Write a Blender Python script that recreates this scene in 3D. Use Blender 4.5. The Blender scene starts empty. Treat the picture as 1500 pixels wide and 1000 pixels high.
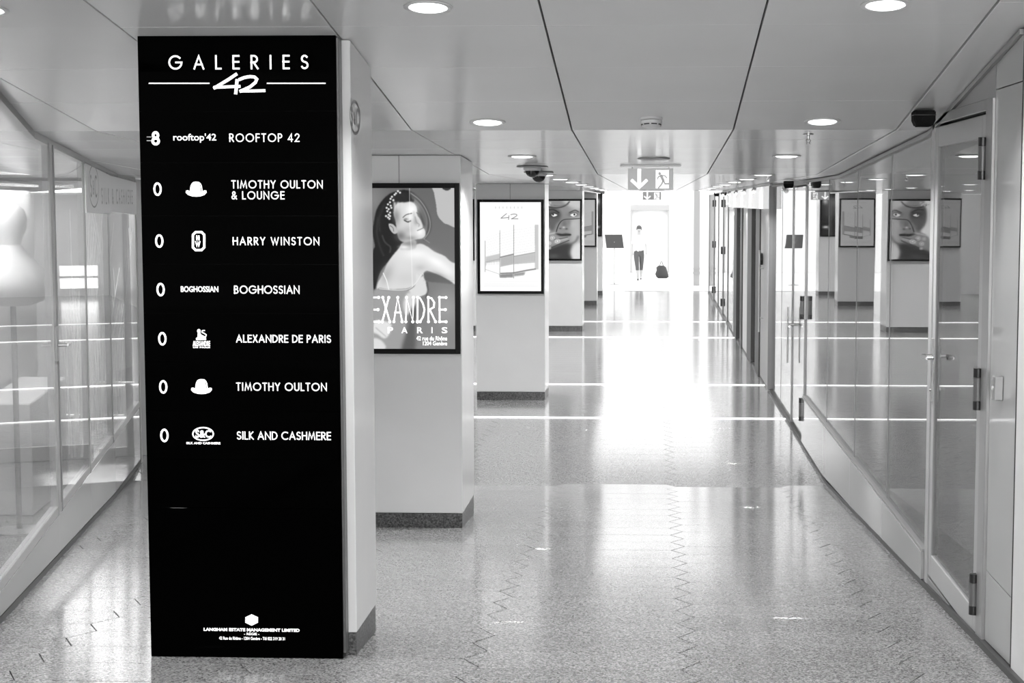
import bpy, bmesh, math, random
import numpy as np
from mathutils import Vector, Matrix
R = random.Random(42)
sc = bpy.context.scene
col = sc.collection
# ------------------------------------------------------------------ camera
F = 2400.0; CX, CY = 850.0, 500.0; VPX, VPY = 955.0, 297.0
CAMZ = 2.51
yaw = math.atan((VPX - CX) / F); pitch = math.atan((CY - VPY) / F * math.cos(yaw))
fw = Vector((-math.sin(yaw) * math.cos(pitch), math.cos(yaw) * math.cos(pitch), -math.sin(pitch)))
rt = Vector((math.cos(yaw), math.sin(yaw), 0.0))
up = rt.cross(fw)
cam_d = bpy.data.cameras.new('camera'); cam = bpy.data.objects.new('camera', cam_d); col.objects.link(cam)
m = Matrix((rt, up, -fw)).transposed().to_4x4(); m.translation = (0, 0, CAMZ)
cam.matrix_world = m
cam_d.sensor_width = 36.0; cam_d.lens = F / 1500 * 36.0
cam_d.shift_x = -(CX - 750) / 1500.0
cam_d.clip_start = 0.05; cam_d.clip_end = 400
sc.camera = cam
# ------------------------------------------------------------------ light
w = bpy.data.worlds.new('world'); sc.world = w; w.use_nodes = True
w.node_tree.nodes['Background'].inputs[0].default_value = (1, 1, 1, 1)
w.node_tree.nodes['Background'].inputs[1].default_value = 2.15
def area(name, loc, rot, sx, sy, power, portal=False, shape='RECTANGLE'):
    l = bpy.data.lights.new(name, 'AREA'); l.shape = shape; l.size = sx; l.size_y = sy; l.energy = power
    if portal: l.cycles.is_portal = True
    o = bpy.data.objects.new(name, l); col.objects.link(o); o.location = loc; o.rotation_euler = rot
    return o
area('daylight_portal', (-1.4, 45.9, 1.37), (-math.pi / 2, 0, 0), 6.0, 2.74, 1, portal=True)
area('roof_gap_portal', (0.12, 39.5, 2.75), (0, 0, 0), 2.9, 13, 1, portal=True)  # ceiling gap added to flood the far floor and walls with daylight
area('rear_fill_light', (-0.3, -9.6, 2.55), (math.pi / 2, 0, 0), 3.6, 2.6, 580)  # unseen fill added behind the camera to brighten the column fronts
area('shop_fill', (-4.25, 9.6, 2.72), (0, 0, math.radians(12.4)), .4, 5.0, 60)  # unseen fill added to light the backing panels behind the left glass
area('shop_fill', (-5.3, 13.6, 2.66), (0, 0, math.radians(12.4)), .4, 3.0, 26)  # second added fill, for the deeper end of the shop
area('aisle_fill', (-6.2, 24, 2.7), (0, 0, 0), 2.4, 14, 380)  # unseen fill added to lift what the left glass reflects
area('aisle_end_fill', (-6.2, 40, 2.6), (math.radians(60), 0, 0), 2.4, .6, 160)  # fill added to light the aisle end wall mirrored in the glass
sc.view_settings.view_transform = 'Standard'; sc.view_settings.look = 'None'
sc.view_settings.gamma = 1.0; sc.view_settings.use_curve_mapping = False
sc.view_settings.exposure = 0.12
sc.cycles.max_bounces = 10; sc.cycles.transparent_max_bounces = 16
sc.cycles.diffuse_bounces = 5; sc.cycles.glossy_bounces = 6
sc.cycles.sample_clamp_indirect = 6.0
sc.cycles.caustics_reflective = False

# ------------------------------------------------------------------ geometry of the place (metres; z = 0 is the level floor)
RAMP_END = 14.56; CEIL_A = 9.54; CEIL_B = 14.03; CEIL_H = 2.755
def floor_z(y):
    if y > RAMP_END: return 0.0
    return 0.862 - 0.0592 * max(y, -1.0)
def ceil_z(y):
    if y > CEIL_B: return CEIL_H
    if y > CEIL_A: return 3.302 - 0.039 * y
    return 4.304 - 0.144 * max(y, -1.0)
def ray(px, py):
    return (rt * (px - CX) + up * (CY - py) + fw * F).normalized()
def at_y(px, py, Y):            # a pixel taken off the photograph -> the point on the plane y = Y
    d = ray(px, py); t = Y / d.y
    return Vector((0, 0, CAMZ)) + d * t
def at_x(px, py, X):
    d = ray(px, py); t = X / d.x
    return Vector((0, 0, CAMZ)) + d * t

# ------------------------------------------------------------------ helpers
def tag(o, label=None, cat=None, group=None, kind=None):
    if label: o['label'] = label
    if cat: o['category'] = cat
    if group: o['group'] = group
    if kind: o['kind'] = kind
    return o
def empty(name, loc=(0, 0, 0), label=None, cat=None, group=None, rot=None):
    o = bpy.data.objects.new(name, None); col.objects.link(o); o.location = loc
    if rot: o.rotation_euler = rot
    o.empty_display_size = 0.1
    return tag(o, label, cat, group)
def copy_tree(o, parent=None):
    c = o.copy(); col.objects.link(c); c.parent = parent
    for ch in [x for x in o.children]: copy_tree(ch, c)
    return c
class MB:
    def __init__(s): s.v = []; s.f = []
    def add(s, vs, fs):
        n = len(s.v); s.v += [tuple(v) for v in vs]; s.f += [tuple(i + n for i in f) for f in fs]; return s
    def box(s, x0, x1, y0, y1, z0, z1):
        return s.hexa([(x0, y0, z0), (x1, y0, z0), (x1, y1, z0), (x0, y1, z0), (x0, y0, z1), (x1, y0, z1), (x1, y1, z1), (x0, y1, z1)])
    def hexa(s, p):
        return s.add(p, [(0, 3, 2, 1), (4, 5, 6, 7), (0, 1, 5, 4), (1, 2, 6, 5), (2, 3, 7, 6), (3, 0, 4, 7)])
    def wallseg(s, a, b, t, z0, z1):     # wall piece from a=(x,y) to b=(x,y), thickness t to the left normal; z0,z1 = (at a, at b)
        a = Vector(a); b = Vector(b); n = Vector((-(b - a).y, (b - a).x)).normalized() * t
        q = [a, b, b + n, a + n]; zz0 = [z0[0], z0[1], z0[1], z0[0]]; zz1 = [z1[0], z1[1], z1[1], z1[0]]
        p = [(c.x, c.y, z) for c, z in zip(q, zz0)] + [(c.x, c.y, z) for c, z in zip(q, zz1)]
        return s.hexa(p)
    def tube(s, p0, p1, r0, r1=None, n=12, cap=True):
        r1 = r0 if r1 is None else r1
        p0 = Vector(p0); p1 = Vector(p1); d = (p1 - p0).normalized()
        a = d.orthogonal().normalized(); b = d.cross(a)
        vs = []
        for p, r in ((p0, r0), (p1, r1)):
            for i in range(n):
                t = 2 * math.pi * i / n; vs.append(p + a * math.cos(t) * r + b * math.sin(t) * r)
        fs = [(i, (i + 1) % n, n + (i + 1) % n, n + i) for i in range(n)]
        if cap: fs += [tuple(range(n - 1, -1, -1)), tuple(range(n, 2 * n))]
        return s.add(vs, fs)
    def path(s, pts, r, n=8):
        for a, b in zip(pts[:-1], pts[1:]): s.tube(a, b, r, r, n)
        return s
    def lathe(s, prof, c=(0, 0, 0), n=32, close=False):   # prof = [(r, z)]
        vs = []; fs = []
        for r, z in prof:
            for i in range(n):
                t = 2 * math.pi * i / n; vs.append((c[0] + r * math.cos(t), c[1] + r * math.sin(t), c[2] + z))
        m_ = len(prof)
        for j in range(m_ - 1):
            for i in range(n):
                fs.append((j * n + i, j * n + (i + 1) % n, (j + 1) * n + (i + 1) % n, (j + 1) * n + i))
        fs.append(tuple(range(n - 1, -1, -1))); fs.append(tuple(range((m_ - 1) * n, m_ * n)))
        return s.add(vs, fs)
    def build(s, name, mat, parent=None, smooth=False, bevel=0, local=False, seg=1):
        me = bpy.data.meshes.new(name)
        off = Vector((0, 0, 0))
        if parent is not None and not local: off = parent.matrix_basis.translation
        if parent is not None and not local and parent.parent: off = off + parent.parent.matrix_basis.translation
        me.from_pydata([tuple(Vector(v) - off) for v in s.v], [], s.f)
        if bevel:
            bm = bmesh.new(); bm.from_mesh(me)
            bmesh.ops.recalc_face_normals(bm, faces=bm.faces)
            bmesh.ops.bevel(bm, geom=[e for e in bm.edges if len(e.link_faces) == 2 and e.calc_face_angle(0) > 0.6], offset=bevel, segments=seg, affect='EDGES', clamp_overlap=True)
            bm.to_mesh(me); bm.free()
        else:
            bm = bmesh.new(); bm.from_mesh(me); bmesh.ops.recalc_face_normals(bm, faces=bm.faces); bm.to_mesh(me); bm.free()
        if mat: me.materials.append(mat)
        if smooth:
            me.polygons.foreach_set('use_smooth', [True] * len(me.polygons))
            try: me.set_sharp_from_angle(angle=math.radians(40))
            except Exception: pass
        o = bpy.data.objects.new(name, me); col.objects.link(o)
        if parent is not None: o.parent = parent
        return o

# ------------------------------------------------------------------ materials (all greys: the photograph is black and white)
def g(v): return (v, v, v, 1)
def mat(name, v, rough=0.5, metal=0.0, spec=0.5, coat=0.0, emis=None, noise=None, bump=None):
    m_ = bpy.data.materials.new(name); m_.use_nodes = True; nt = m_.node_tree; b = nt.nodes['Principled BSDF']
    b.inputs['Base Color'].default_value = g(v); b.inputs['Roughness'].default_value = rough; b.inputs['Metallic'].default_value = metal
    b.inputs['Specular IOR Level'].default_value = spec; b.inputs['Coat Weight'].default_value = coat; b.inputs['Coat Roughness'].default_value = 0.03
    if emis: b.inputs['Emission Color'].default_value = g(1); b.inputs['Emission Strength'].default_value = emis
    tc = nt.nodes.new('ShaderNodeTexCoord')
    if noise:
        sca, amp = noise
        n = nt.nodes.new('ShaderNodeTexNoise'); n.inputs['Scale'].default_value = sca; n.inputs['Detail'].default_value = 4
        r = nt.nodes.new('ShaderNodeMapRange'); r.inputs['From Min'].default_value = 0.3; r.inputs['From Max'].default_value = 0.7
        r.inputs['To Min'].default_value = v * (1 - amp); r.inputs['To Max'].default_value = min(1, v * (1 + amp))
        nt.links.new(tc.outputs['Object'], n.inputs['Vector']); nt.links.new(n.outputs['Fac'], r.inputs['Value']); nt.links.new(r.outputs[0], b.inputs['Base Color'])
    if bump:
        sca, st = bump
        n2 = nt.nodes.new('ShaderNodeTexNoise'); n2.inputs['Scale'].default_value = sca; n2.inputs['Detail'].default_value = 3
        bp = nt.nodes.new('ShaderNodeBump'); bp.inputs['Strength'].default_value = st; bp.inputs['Distance'].default_value = 0.01
        nt.links.new(tc.outputs['Object'], n2.inputs['Vector']); nt.links.new(n2.outputs['Fac'], bp.inputs['Height']); nt.links.new(bp.outputs[0], b.inputs['Normal'])
    return m_
def granite(name, lo, hi, scale, rough, bias=0.0):
    m_ = bpy.data.materials.new(name); m_.use_nodes = True; nt = m_.node_tree; b = nt.nodes['Principled BSDF']
    ge = nt.nodes.new('ShaderNodeNewGeometry')
    n1 = nt.nodes.new('ShaderNodeTexVoronoi'); n1.inputs['Scale'].default_value = scale
    n2 = nt.nodes.new('ShaderNodeTexNoise'); n2.inputs['Scale'].default_value = scale * 0.7; n2.inputs['Detail'].default_value = 5; n2.inputs['Roughness'].default_value = 0.75
    mx = nt.nodes.new('ShaderNodeMix'); mx.data_type = 'FLOAT'; mx.inputs[0].default_value = 0.55
    sep = nt.nodes.new('ShaderNodeSeparateColor')
    nt.links.new(ge.outputs['Position'], n1.inputs['Vector']); nt.links.new(ge.outputs['Position'], n2.inputs['Vector'])
    nt.links.new(n1.outputs['Color'], sep.inputs[0]); nt.links.new(sep.outputs[0], mx.inputs[2]); nt.links.new(n2.outputs['Fac'], mx.inputs[3])
    oi = nt.nodes.new('ShaderNodeObjectInfo')
    ad = nt.nodes.new('ShaderNodeMath'); ad.operation = 'MULTIPLY_ADD'; ad.inputs[1].default_value = 0.05
    nt.links.new(oi.outputs['Random'], ad.inputs[0]); nt.links.new(mx.outputs[0], ad.inputs[2])
    r = nt.nodes.new('ShaderNodeMapRange'); r.inputs['From Min'].default_value = 0.22; r.inputs['From Max'].default_value = 0.80
    r.inputs['To Min'].default_value = lo; r.inputs['To Max'].default_value = hi
    nt.links.new(ad.outputs[0], r.inputs['Value']); nt.links.new(r.outputs[0], b.inputs['Base Color'])
    n3 = nt.nodes.new('ShaderNodeTexNoise'); n3.inputs['Scale'].default_value = 1.3; n3.inputs['Detail'].default_value = 3
    r2 = nt.nodes.new('ShaderNodeMapRange'); r2.inputs['To Min'].default_value = rough * 0.75; r2.inputs['To Max'].default_value = rough * 1.25
    nt.links.new(ge.outputs['Position'], n3.inputs['Vector']); nt.links.new(n3.outputs['Fac'], r2.inputs['Value']); nt.links.new(r2.outputs[0], b.inputs['Roughness'])
    b.inputs['Specular IOR Level'].default_value = 0.5
    return m_
def glass(name, ior=1.45, tint=0.9, rough=0.0):
    m_ = bpy.data.materials.new(name); m_.use_nodes = True; nt = m_.node_tree
    nt.nodes.remove(nt.nodes['Principled BSDF']); out = nt.nodes['Material Output']
    t = nt.nodes.new('ShaderNodeBsdfTransparent'); t.inputs[0].default_value = g(tint)
    gl = nt.nodes.new('ShaderNodeBsdfGlossy'); gl.inputs['Roughness'].default_value = rough; gl.inputs[0].default_value = g(0.97)
    fr = nt.nodes.new('ShaderNodeFresnel'); fr.inputs['IOR'].default_value = ior
    ge = nt.nodes.new('ShaderNodeNewGeometry')          # keep the same reflectance on the way in and out of the thin pane
    mv = nt.nodes.new('ShaderNodeMix'); mv.data_type = 'FLOAT'; mv.inputs[2].default_value = ior; mv.inputs[3].default_value = 1.0 / ior
    nt.links.new(ge.outputs['Backfacing'], mv.inputs[0])
    mx = nt.nodes.new('ShaderNodeMixShader')
    # slight roller-wave of float glass
    tc = nt.nodes.new('ShaderNodeNewGeometry'); nn = nt.nodes.new('ShaderNodeTexNoise'); nn.inputs['Scale'].default_value = 1.2; nn.inputs['Detail'].default_value = 1
    bp = nt.nodes.new('ShaderNodeBump'); bp.inputs['Strength'].default_value = 0.03; bp.inputs['Distance'].default_value = 0.01
    nt.links.new(tc.outputs['Position'], nn.inputs['Vector']); nt.links.new(nn.outputs['Fac'], bp.inputs['Height']); nt.links.new(bp.outputs[0], gl.inputs['Normal'])
    nt.links.new(mv.outputs[0], fr.inputs['IOR']); nt.links.new(fr.outputs[0], mx.inputs[0]); nt.links.new(t.outputs[0], mx.inputs[1]); nt.links.new(gl.outputs[0], mx.inputs[2])
    nt.links.new(mx.outputs[0], out.inputs['Surface'])
    return m_
M = {}
M['granite'] = granite('floor_granite', 0.04, 0.39, 130, 0.125)
M['grout'] = mat('grout', 0.05, 0.8)
M['plinth'] = granite('plinth_granite', 0.0, 0.17, 110, 0.3)
M['ceil'] = mat('ceiling_metal', 0.80, 0.17, noise=(1.5, 0.02), bump=(0.9, 0.05))
M['gap'] = mat('dark_gap', 0.015, 0.8)
M['clad'] = mat('column_enamel', 0.76, 0.16, noise=(3, 0.015))
M['cladrough'] = mat('white_paint', 0.74, 0.5, noise=(3, 0.02))
M['backwall'] = mat('shop_back_wall', 0.17, 0.7, noise=(0.8, 0.15))
M['kick'] = mat('enamelled_glass', 0.43, 0.05, spec=0.5)
M['steel'] = mat('brushed_steel', 0.55, 0.28, 1.0)
M['chrome'] = mat('polished_steel', 0.92, 0.06, 1.0)
M['alu'] = mat('grey_aluminium', 0.34, 0.35, 0.3)
M['whitealu'] = mat('white_aluminium', 0.42, 0.35)
M['dark'] = mat('dark_plastic', 0.02, 0.35)
M['darkpanel'] = mat('dark_panel', 0.035, 0.4)
M['greypanel'] = mat('grey_panel', 0.34, 0.35)
M['black'] = mat('black_frame', 0.004, 0.3, spec=0.12)
M['signglass'] = mat('black_sign_glass', 0.0006, 0.02, spec=0.008)
M['signedge'] = mat('sign_edge', 0.10, 0.35, 0.2)
M['letter'] = mat('lit_lettering', 0.9, 0.5, emis=1.1)
M['letterdim'] = mat('dim_lettering', 0.5, 0.5, emis=0.25)
M['lamp'] = mat('lamp_lens', 0.9, 0.5, emis=2.5)
M['whiteplastic'] = mat('white_plastic', 0.7, 0.4)
M['glass'] = glass('clear_glass', 1.6, 0.82)
M['glassleft'] = glass('shop_glass', 1.35, 0.97)
M['blackmatte'] = mat('matte_black', 0.012, 0.8, spec=0.1)
M['hinge'] = mat('hinge_metal', 0.16, 0.4, 0.3)
M['stripglow'] = mat('glowing_strip', 0.9, 0.4, emis=1.2)
M['jamb'] = mat('dark_jamb', 0.03, 0.4)
M['dome'] = mat('dome_tint', 0.015, 0.05, spec=0.8)
M['greyink'] = mat('grey_ink', 0.22, 0.5)
M['silverink'] = mat('silver_ink', 0.36, 0.4)
M['exitgrey'] = mat('exit_sign_face', 0.42, 0.4, emis=0.18)
M['exitwhite'] = mat('exit_sign_white', 0.9, 0.4, emis=0.9)
M['skin'] = mat('skin', 0.45, 0.55)
M['hair'] = mat('hair', 0.08, 0.6)
M['shirt'] = mat('white_shirt', 0.85, 0.8)
M['trouser'] = mat('dark_cloth', 0.10, 0.85)
M['pave'] = mat('pale_paving', 0.80, 0.5, noise=(2, 0.05))
# ================================================================== FLOOR
XL, XR = -8.0, 1.60
fl = MB()
ys = [-10.0, -1.0, RAMP_END, 47.0]
for a, b in zip(ys[:-1], ys[1:]):
    za, zb = floor_z(a) - 0.012, floor_z(b) - 0.012
    fl.hexa([(XL - .3, a, za - .2), (XR + .5, a, za - .2), (XR + .5, b, zb - .2), (XL - .3, b, zb - .2), (XL - .3, a, za), (XR + .5, a, za), (XR + .5, b, zb), (XL - .3, b, zb)])
floor = fl.build('floor', M['grout']); tag(floor, kind='structure')
near = MB(); near.hexa([(XL, -1, floor_z(-1) - .01), (XR, -1, floor_z(-1) - .01), (XR, 5.95, floor_z(5.95) - .01), (XL, 5.95, floor_z(5.95) - .01), (XL, -1, floor_z(-1)), (XR, -1, floor_z(-1)), (XR, 5.95, floor_z(5.95)), (XL, 5.95, floor_z(5.95))])
near.box(XL, XR, -10, -1.002, floor_z(-1) - .01, floor_z(-1))
near.build('granite_paving', M['granite'], floor)
# elongated hexagonal granite tiles
TW = 0.35; ZA = 0.045; JT = 0.0021
seams = [0.18 + 0.99 * k for k in range(-7, 2)]        # zigzag joints across the corridor
def hex_poly(xa, xb, rowc, cutr=None):
    j = JT
    if cutr is not None: xb = cutr
    p = [(xa - ZA + 1.6 * j, rowc), (xa + ZA + j, rowc - TW / 2 + j), (xb - ZA - j, rowc - TW / 2 + j), (xb + ZA - 1.6 * j, rowc), (xb - ZA - j, rowc + TW / 2 - j), (xa + ZA + j, rowc + TW / 2 - j)]
    if cutr is not None:
        p = [(xa - ZA + 1.6 * j, rowc), (xa + ZA + j, rowc - TW / 2 + j), (cutr, rowc - TW / 2 + j), (cutr, rowc + TW / 2 - j), (xa + ZA + j, rowc + TW / 2 - j)]
    return p
def tile_geo(mb, poly, t=0.011, bev=0.001):
    n = len(poly); c = Vector((sum(p[0] for p in poly) / n, sum(p[1] for p in poly) / n))
    inn = [(p[0] - bev * (1 if p[0] > c.x else -1), p[1] - bev * ((p[1] > c.y + .01) - (p[1] < c.y - .01))) for p in poly]
    vs = [(p[0], p[1], -t) for p in poly] + [(p[0], p[1], -bev * .6) for p in poly] + [(p[0], p[1], 0) for p in inn]
    fs = [tuple(range(2 * n, 3 * n))]
    for k in (0, 1):
        for i in range(n): fs.append((k * n + i, k * n + (i + 1) % n, (k + 1) * n + (i + 1) % n, (k + 1) * n + i))
    mb.add(vs, fs)
cols = [(a, b, None) for a, b in zip(seams[:-1], seams[1:])] + [(seams[-1], None, XR - .006)]
ang = -math.atan(0.0592); ca = math.cos(ang)
cache = {}
for ci, (a, b, cut) in enumerate(cols):
    off = (ci % 2) * TW / 2
    mb = MB(); tile_geo(mb, hex_poly(a, b, 0, cut))
    src = None
    y = 6.0 + off
    y0 = 7.34 - 4 * TW + off
    while True:
        if y0 * 1.0 + TW * .5 * ca > RAMP_END: break
        if src is None:
            src = mb.build('granite_tile', M['granite'], floor, local=True); o = src
        else:
            o = src.copy(); col.objects.link(o)
        o.rotation_euler = (ang, 0, 0)
        o.location = (0, y0, floor_z(y0) + R.uniform(-.0003, .0003))
        y0 += TW * ca
    cols[ci] = (a, b, cut, y0)
# the level floor: same tiles, joined where they are too small to pick out
mb = MB(); edge = MB()
for ci, (a, b, cut, y0) in enumerate(cols):
    y = y0 + 0.02
    # closing piece at the foot of the ramp
    ystart = y - TW / 2 * .98
    while y < 46.8:
        tile_geo(mb, [(p[0], p[1]) for p in hex_poly(a, b, y, cut)])
        y += TW
o = mb.build('granite_tile_field', M['granite'], floor); tag(o, kind='stuff')
o.location.z = 0.0
# half-round strips across the corridor, made to glow as bright lines
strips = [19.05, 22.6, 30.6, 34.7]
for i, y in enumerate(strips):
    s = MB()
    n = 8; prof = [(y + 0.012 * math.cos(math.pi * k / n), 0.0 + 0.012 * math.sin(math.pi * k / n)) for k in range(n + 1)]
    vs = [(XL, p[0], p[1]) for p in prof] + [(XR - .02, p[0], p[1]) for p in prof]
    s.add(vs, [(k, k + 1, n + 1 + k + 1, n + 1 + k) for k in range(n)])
    o = s.build('trim_%d' % (i + 1), M['stripglow'], None, smooth=True); tag(o, kind='structure')
# outside paving beyond the end of the arcade
o = MB().box(-30, 30, 47.0, 120, -.25, -.002).build('pavement', M['pave']); tag(o, kind='structure')

# ================================================================== CEILING
cl = MB()
for a, b in ((-10.0, -1.0), (-1.0, CEIL_A), (CEIL_A, CEIL_B), (CEIL_B, 33.0)):
    za, zb = ceil_z(a) + .03, ceil_z(b) + .03
    cl.hexa([(XL - .3, a, za), (XR + .6, a, za), (XR + .6, b, zb), (XL - .3, b, zb), (XL - .3, a, za + .2), (XR + .6, a, za + .2), (XR + .6, b, zb + .2), (XL - .3, b, zb + .2)])
cl.box(XL - .3, -1.33, 33.0, 46.0, CEIL_H + .03, CEIL_H + .23)
ceiling = cl.build('ceiling', M['gap']); tag(ceiling, kind='structure')
PW = 0.932; xs_c = [1.398 - PW * k for k in range(0, 10)]
def panel_mesh(w_, l_, edge_=False):
    mb = MB(); gx, gy = 0.0045, 0.0009
    mb.box(-w_ / 2 + gx, w_ / 2 - gx, -l_ / 2 + gy, l_ / 2 - gy, 0, .026); return mb
srcs = {}
def lay_panels(y_from, y_to, rows_len, slope, ncol):
    a = math.atan(slope); n = max(1, round((y_to - y_from) / (rows_len * math.cos(a)))); L = (y_to - y_from) / n
    for r in range(n):
        yc = y_from + (r + .5) * L
        for k in range(ncol):
            key = (round(slope, 4), round(L, 4))
            if key not in srcs:
                o = panel_mesh(PW, L / math.cos(a)).build('ceiling_panel', M['ceil'], ceiling, local=True, bevel=.0012); srcs[key] = o
            else:
                o = srcs[key].copy(); col.objects.link(o)
            o.rotation_euler = (a + R.uniform(-.0006, .0006), R.uniform(-.0006, .0006), 0)
            o.location = (xs_c[k] - PW / 2, yc, ceil_z(yc) + R.uniform(0, .0008))
lay_panels(4.77, CEIL_A, .81, -0.144, 8)
lay_panels(CEIL_A, CEIL_B, .81, -0.039, 9)
mb = MB()
for k in range(9):
    y = -1.0
    while y < 4.76:
        y2 = min(4.77, y + .82)
        x0, x1 = xs_c[k] - PW + .0045, xs_c[k] - .0045
        z0, z1 = ceil_z(y), ceil_z(y2)
        mb.hexa([(x0, y, z0), (x1, y, z0), (x1, y2 - .002, z1), (x0, y2 - .002, z1), (x0, y, z0 + .026), (x1, y, z0 + .026), (x1, y2 - .002, z1 + .026), (x0, y2 - .002, z1 + .026)]); y = y2
    mb.box(xs_c[k] - PW + .0045, xs_c[k] - .0045, -9.9, -1.003, ceil_z(-1), ceil_z(-1) + .026)
    y = CEIL_B
    while y < (45.9 if k > 2 else 32.9):
        y2 = min(46.0 if k > 2 else 33.0, y + .81)
        mb.box(xs_c[k] - PW + .0045, xs_c[k] - .0045, y + .001, y2 - .001, CEIL_H, CEIL_H + .026); y = y2
o = mb.build('ceiling_panel_field', M['ceil'], ceiling); tag(o, kind='stuff')
# margin panels along the right wall
yy = [-9.9, -1, 2, 5.2, 6.8, CEIL_A, CEIL_B, 20, 28, 33.0]
for a, b in zip(yy[:-1], yy[1:]):
    z0, z1 = ceil_z(a), ceil_z(b); x0, x1 = 1.402, XR + .03; d = .005
    MB().hexa([(x0, a, z0 - d), (x1, a, z0 - d), (x1, b - .002, z1 - d), (x0, b - .002, z1 - d), (x0, a, z0 + .02), (x1, a, z0 + .02), (x1, b - .002, z1 + .02), (x0, b - .002, z1 + .02)]).build('margin_panel', M['ceil'], ceiling, bevel=.002)
# fascia that closes the ceiling edge at the arcade's end
tag(MB().box(XL, -1.33, 46.0, 46.1, CEIL_H, CEIL_H + .5).build('trim_5', M['cladrough']), kind='structure')

# ================================================================== RIGHT WALL
GX = 1.58          # plane of the glass
wr = MB().box(2.15, 2.3, -10, 46, 0 - .3, 5.2).build('wall_right', M['backwall']); tag(wr, kind='structure')
def kick(y0, y1, zt, x0=1.545, mname='kick', name='kick_panel'):
    z = (floor_z(y0) + .035, floor_z(y1) + .035)
    MB().wallseg((x0, y1 - .003), (x0, y0 + .003), .02, (z[1], z[0]), (zt, zt)).build(name, M[mname], wr, bevel=.0015)
def pane(y0, y1, z0, z1a, z1b, parent, m_='glass', name='glass_pane', x=GX):
    return MB().wallseg((x, y1 - .004), (x, y0 + .004), .010, (z0, z0), (z1b, z1a)).build(name, M[m_], parent)
def mull(y, z0, z1, parent=None, wd=.03, m_='alu', x0=1.565, x1=1.62, name='mullion'):
    return MB().box(x0, x1, y - wd / 2, y + wd / 2, z0, z1).build(name, M[m_], parent or wr, bevel=.003)
RZ = 0.50
segs = [9.42, 11.05, 12.85, 14.9, 17.0]
for a, b in zip(segs[:-1], segs[1:]):
    kick(a, b, RZ); pane(a, b, RZ + .02, ceil_z(a) - .02, ceil_z(b) - .02, wr)
    MB().box(1.55, 1.60, a, b, RZ, RZ + .02).build('glazing_rail', M['alu'], wr, bevel=.003)
for y in segs[1:-1]: mull(y, RZ + .02, ceil_z(y) - .034, wd=.014, x0=1.577, x1=1.592)
mull(9.40, floor_z(9.4), ceil_z(9.4) - .014, wd=.05, m_='whitealu')
mull(17.0, 0, CEIL_H - .034, wd=.02, x0=1.575)
# head channel following the ceiling
for a, b in ((7.2, CEIL_A), (CEIL_A, CEIL_B), (CEIL_B, 46.0)):
    MB().wallseg((1.56, b), (1.56, a), .06, (ceil_z(b) - .035, ceil_z(a) - .035), (ceil_z(b) - .012, ceil_z(a) - .012)).build('head_channel', M['alu'], wr)
# dark channel where wall meets floor
for a, b in ((5.9, RAMP_END), (RAMP_END, 46.0)):
    MB().wallseg((1.548, b), (1.548, a), .05, (floor_z(b) - .005, floor_z(a) - .005), (floor_z(b) + .032, floor_z(a) + .032)).build('floor_channel', M['darkpanel'], wr)
# near wall: plain enamelled panels beyond the hinge side of the door, then a white cladding
def wpanel(y0, y1, z0a, z0b, z1a, z1b, m_, name='wall_panel', x=1.575, t=.03):
    MB().wallseg((x, y1 - .003), (x, y0 + .003), t, (z0b, z0a), (z1b, z1a)).build(name, M[m_], wr, bevel=.0015)
YD0, YD1 = 7.90, 9.30        # door opening
wpanel(7.17, 7.74, floor_z(7.17) + .035, floor_z(7.74) + .035, .77, .77, 'kick')
wpanel(7.17, 7.74, .775, .775, 3.03, 3.03, 'kick')
wpanel(7.17, 7.74, 3.035, 3.035, ceil_z(7.17) - .036, ceil_z(7.74) - .036, 'kick')
wpanel(7.745, 9.38, 3.0, 3.0, ceil_z(7.74) - .036, ceil_z(9.38) - .036, 'greypanel')
wpanel(-2, 7.15, floor_z(-2) + .03, floor_z(7.15) + .03, ceil_z(-2) - .02, ceil_z(7.15) - .02, 'cladrough', x=1.57, t=.2)
wpanel(-9.8, -2.01, floor_z(-2) + .03, floor_z(-2) + .03, ceil_z(-2) - .02, ceil_z(-2) - .02, 'cladrough', x=1.57, t=.2)
tag(MB().box(1.585, 1.78, 7.152, 7.168, .45, 3.2).build('trim_6', M['gap']), kind='structure')

# ---- near glass door, standing level above the sloping floor
def hinge(px_y, zc, parent, x=1.55, h=.22, r=.022):
    hg = MB().tube((x, px_y, zc - h * .28), (x, px_y, zc + h * .28), r, n=16).build('hinge', M['hinge'], parent, smooth=True)
    for s in (-1, 1):
        MB().tube((x, px_y, zc + s * h * .29), (x, px_y, zc + s * h * .5), r * 1.02, n=16).build('hinge_cap', M['dark'], hg, smooth=True)
    MB().box(x + .012, 1.60, px_y - .03, px_y + .055, zc - h / 2, zc + h / 2).build('hinge_plate', M['alu'], hg, bevel=.002)
    return hg
DB, DT = .395, 2.93
dr = empty('door_1', (1.58, 8.6, DB)); tag(dr, kind='structure')
fx0, fx1 = 1.56, 1.62
MB().box(fx0, fx1, YD1, 9.375, floor_z(9.3), 3.0).build('frame_post', M['whitealu'], dr, bevel=.003)
MB().box(fx0, fx1, 7.745, YD0 - .01, floor_z(7.8), 3.0).build('frame_post', M['alu'], dr, bevel=.003)
MB().box(fx0, fx1, YD0 - .01, YD1, 2.945, 3.0).build('frame_head', M['alu'], dr, bevel=.003)
MB().box(1.60, 1.62, YD0, YD1, 2.92, 2.96).build('shadow_gap', M['gap'], dr)
z0, z1 = floor_z(YD0) - .01, floor_z(YD1) - .01
MB().wallseg((1.565, YD1), (1.565, YD0), .05, (z1, z0), (DB - .012, DB - .012)).build('threshold', M['alu'], dr)
lx0, lx1 = 1.567, 1.60
MB().box(lx0, lx1, YD1 - .085, YD1 - .004, DB, DT).build('door_stile', M['whitealu'], dr, bevel=.003)
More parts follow.
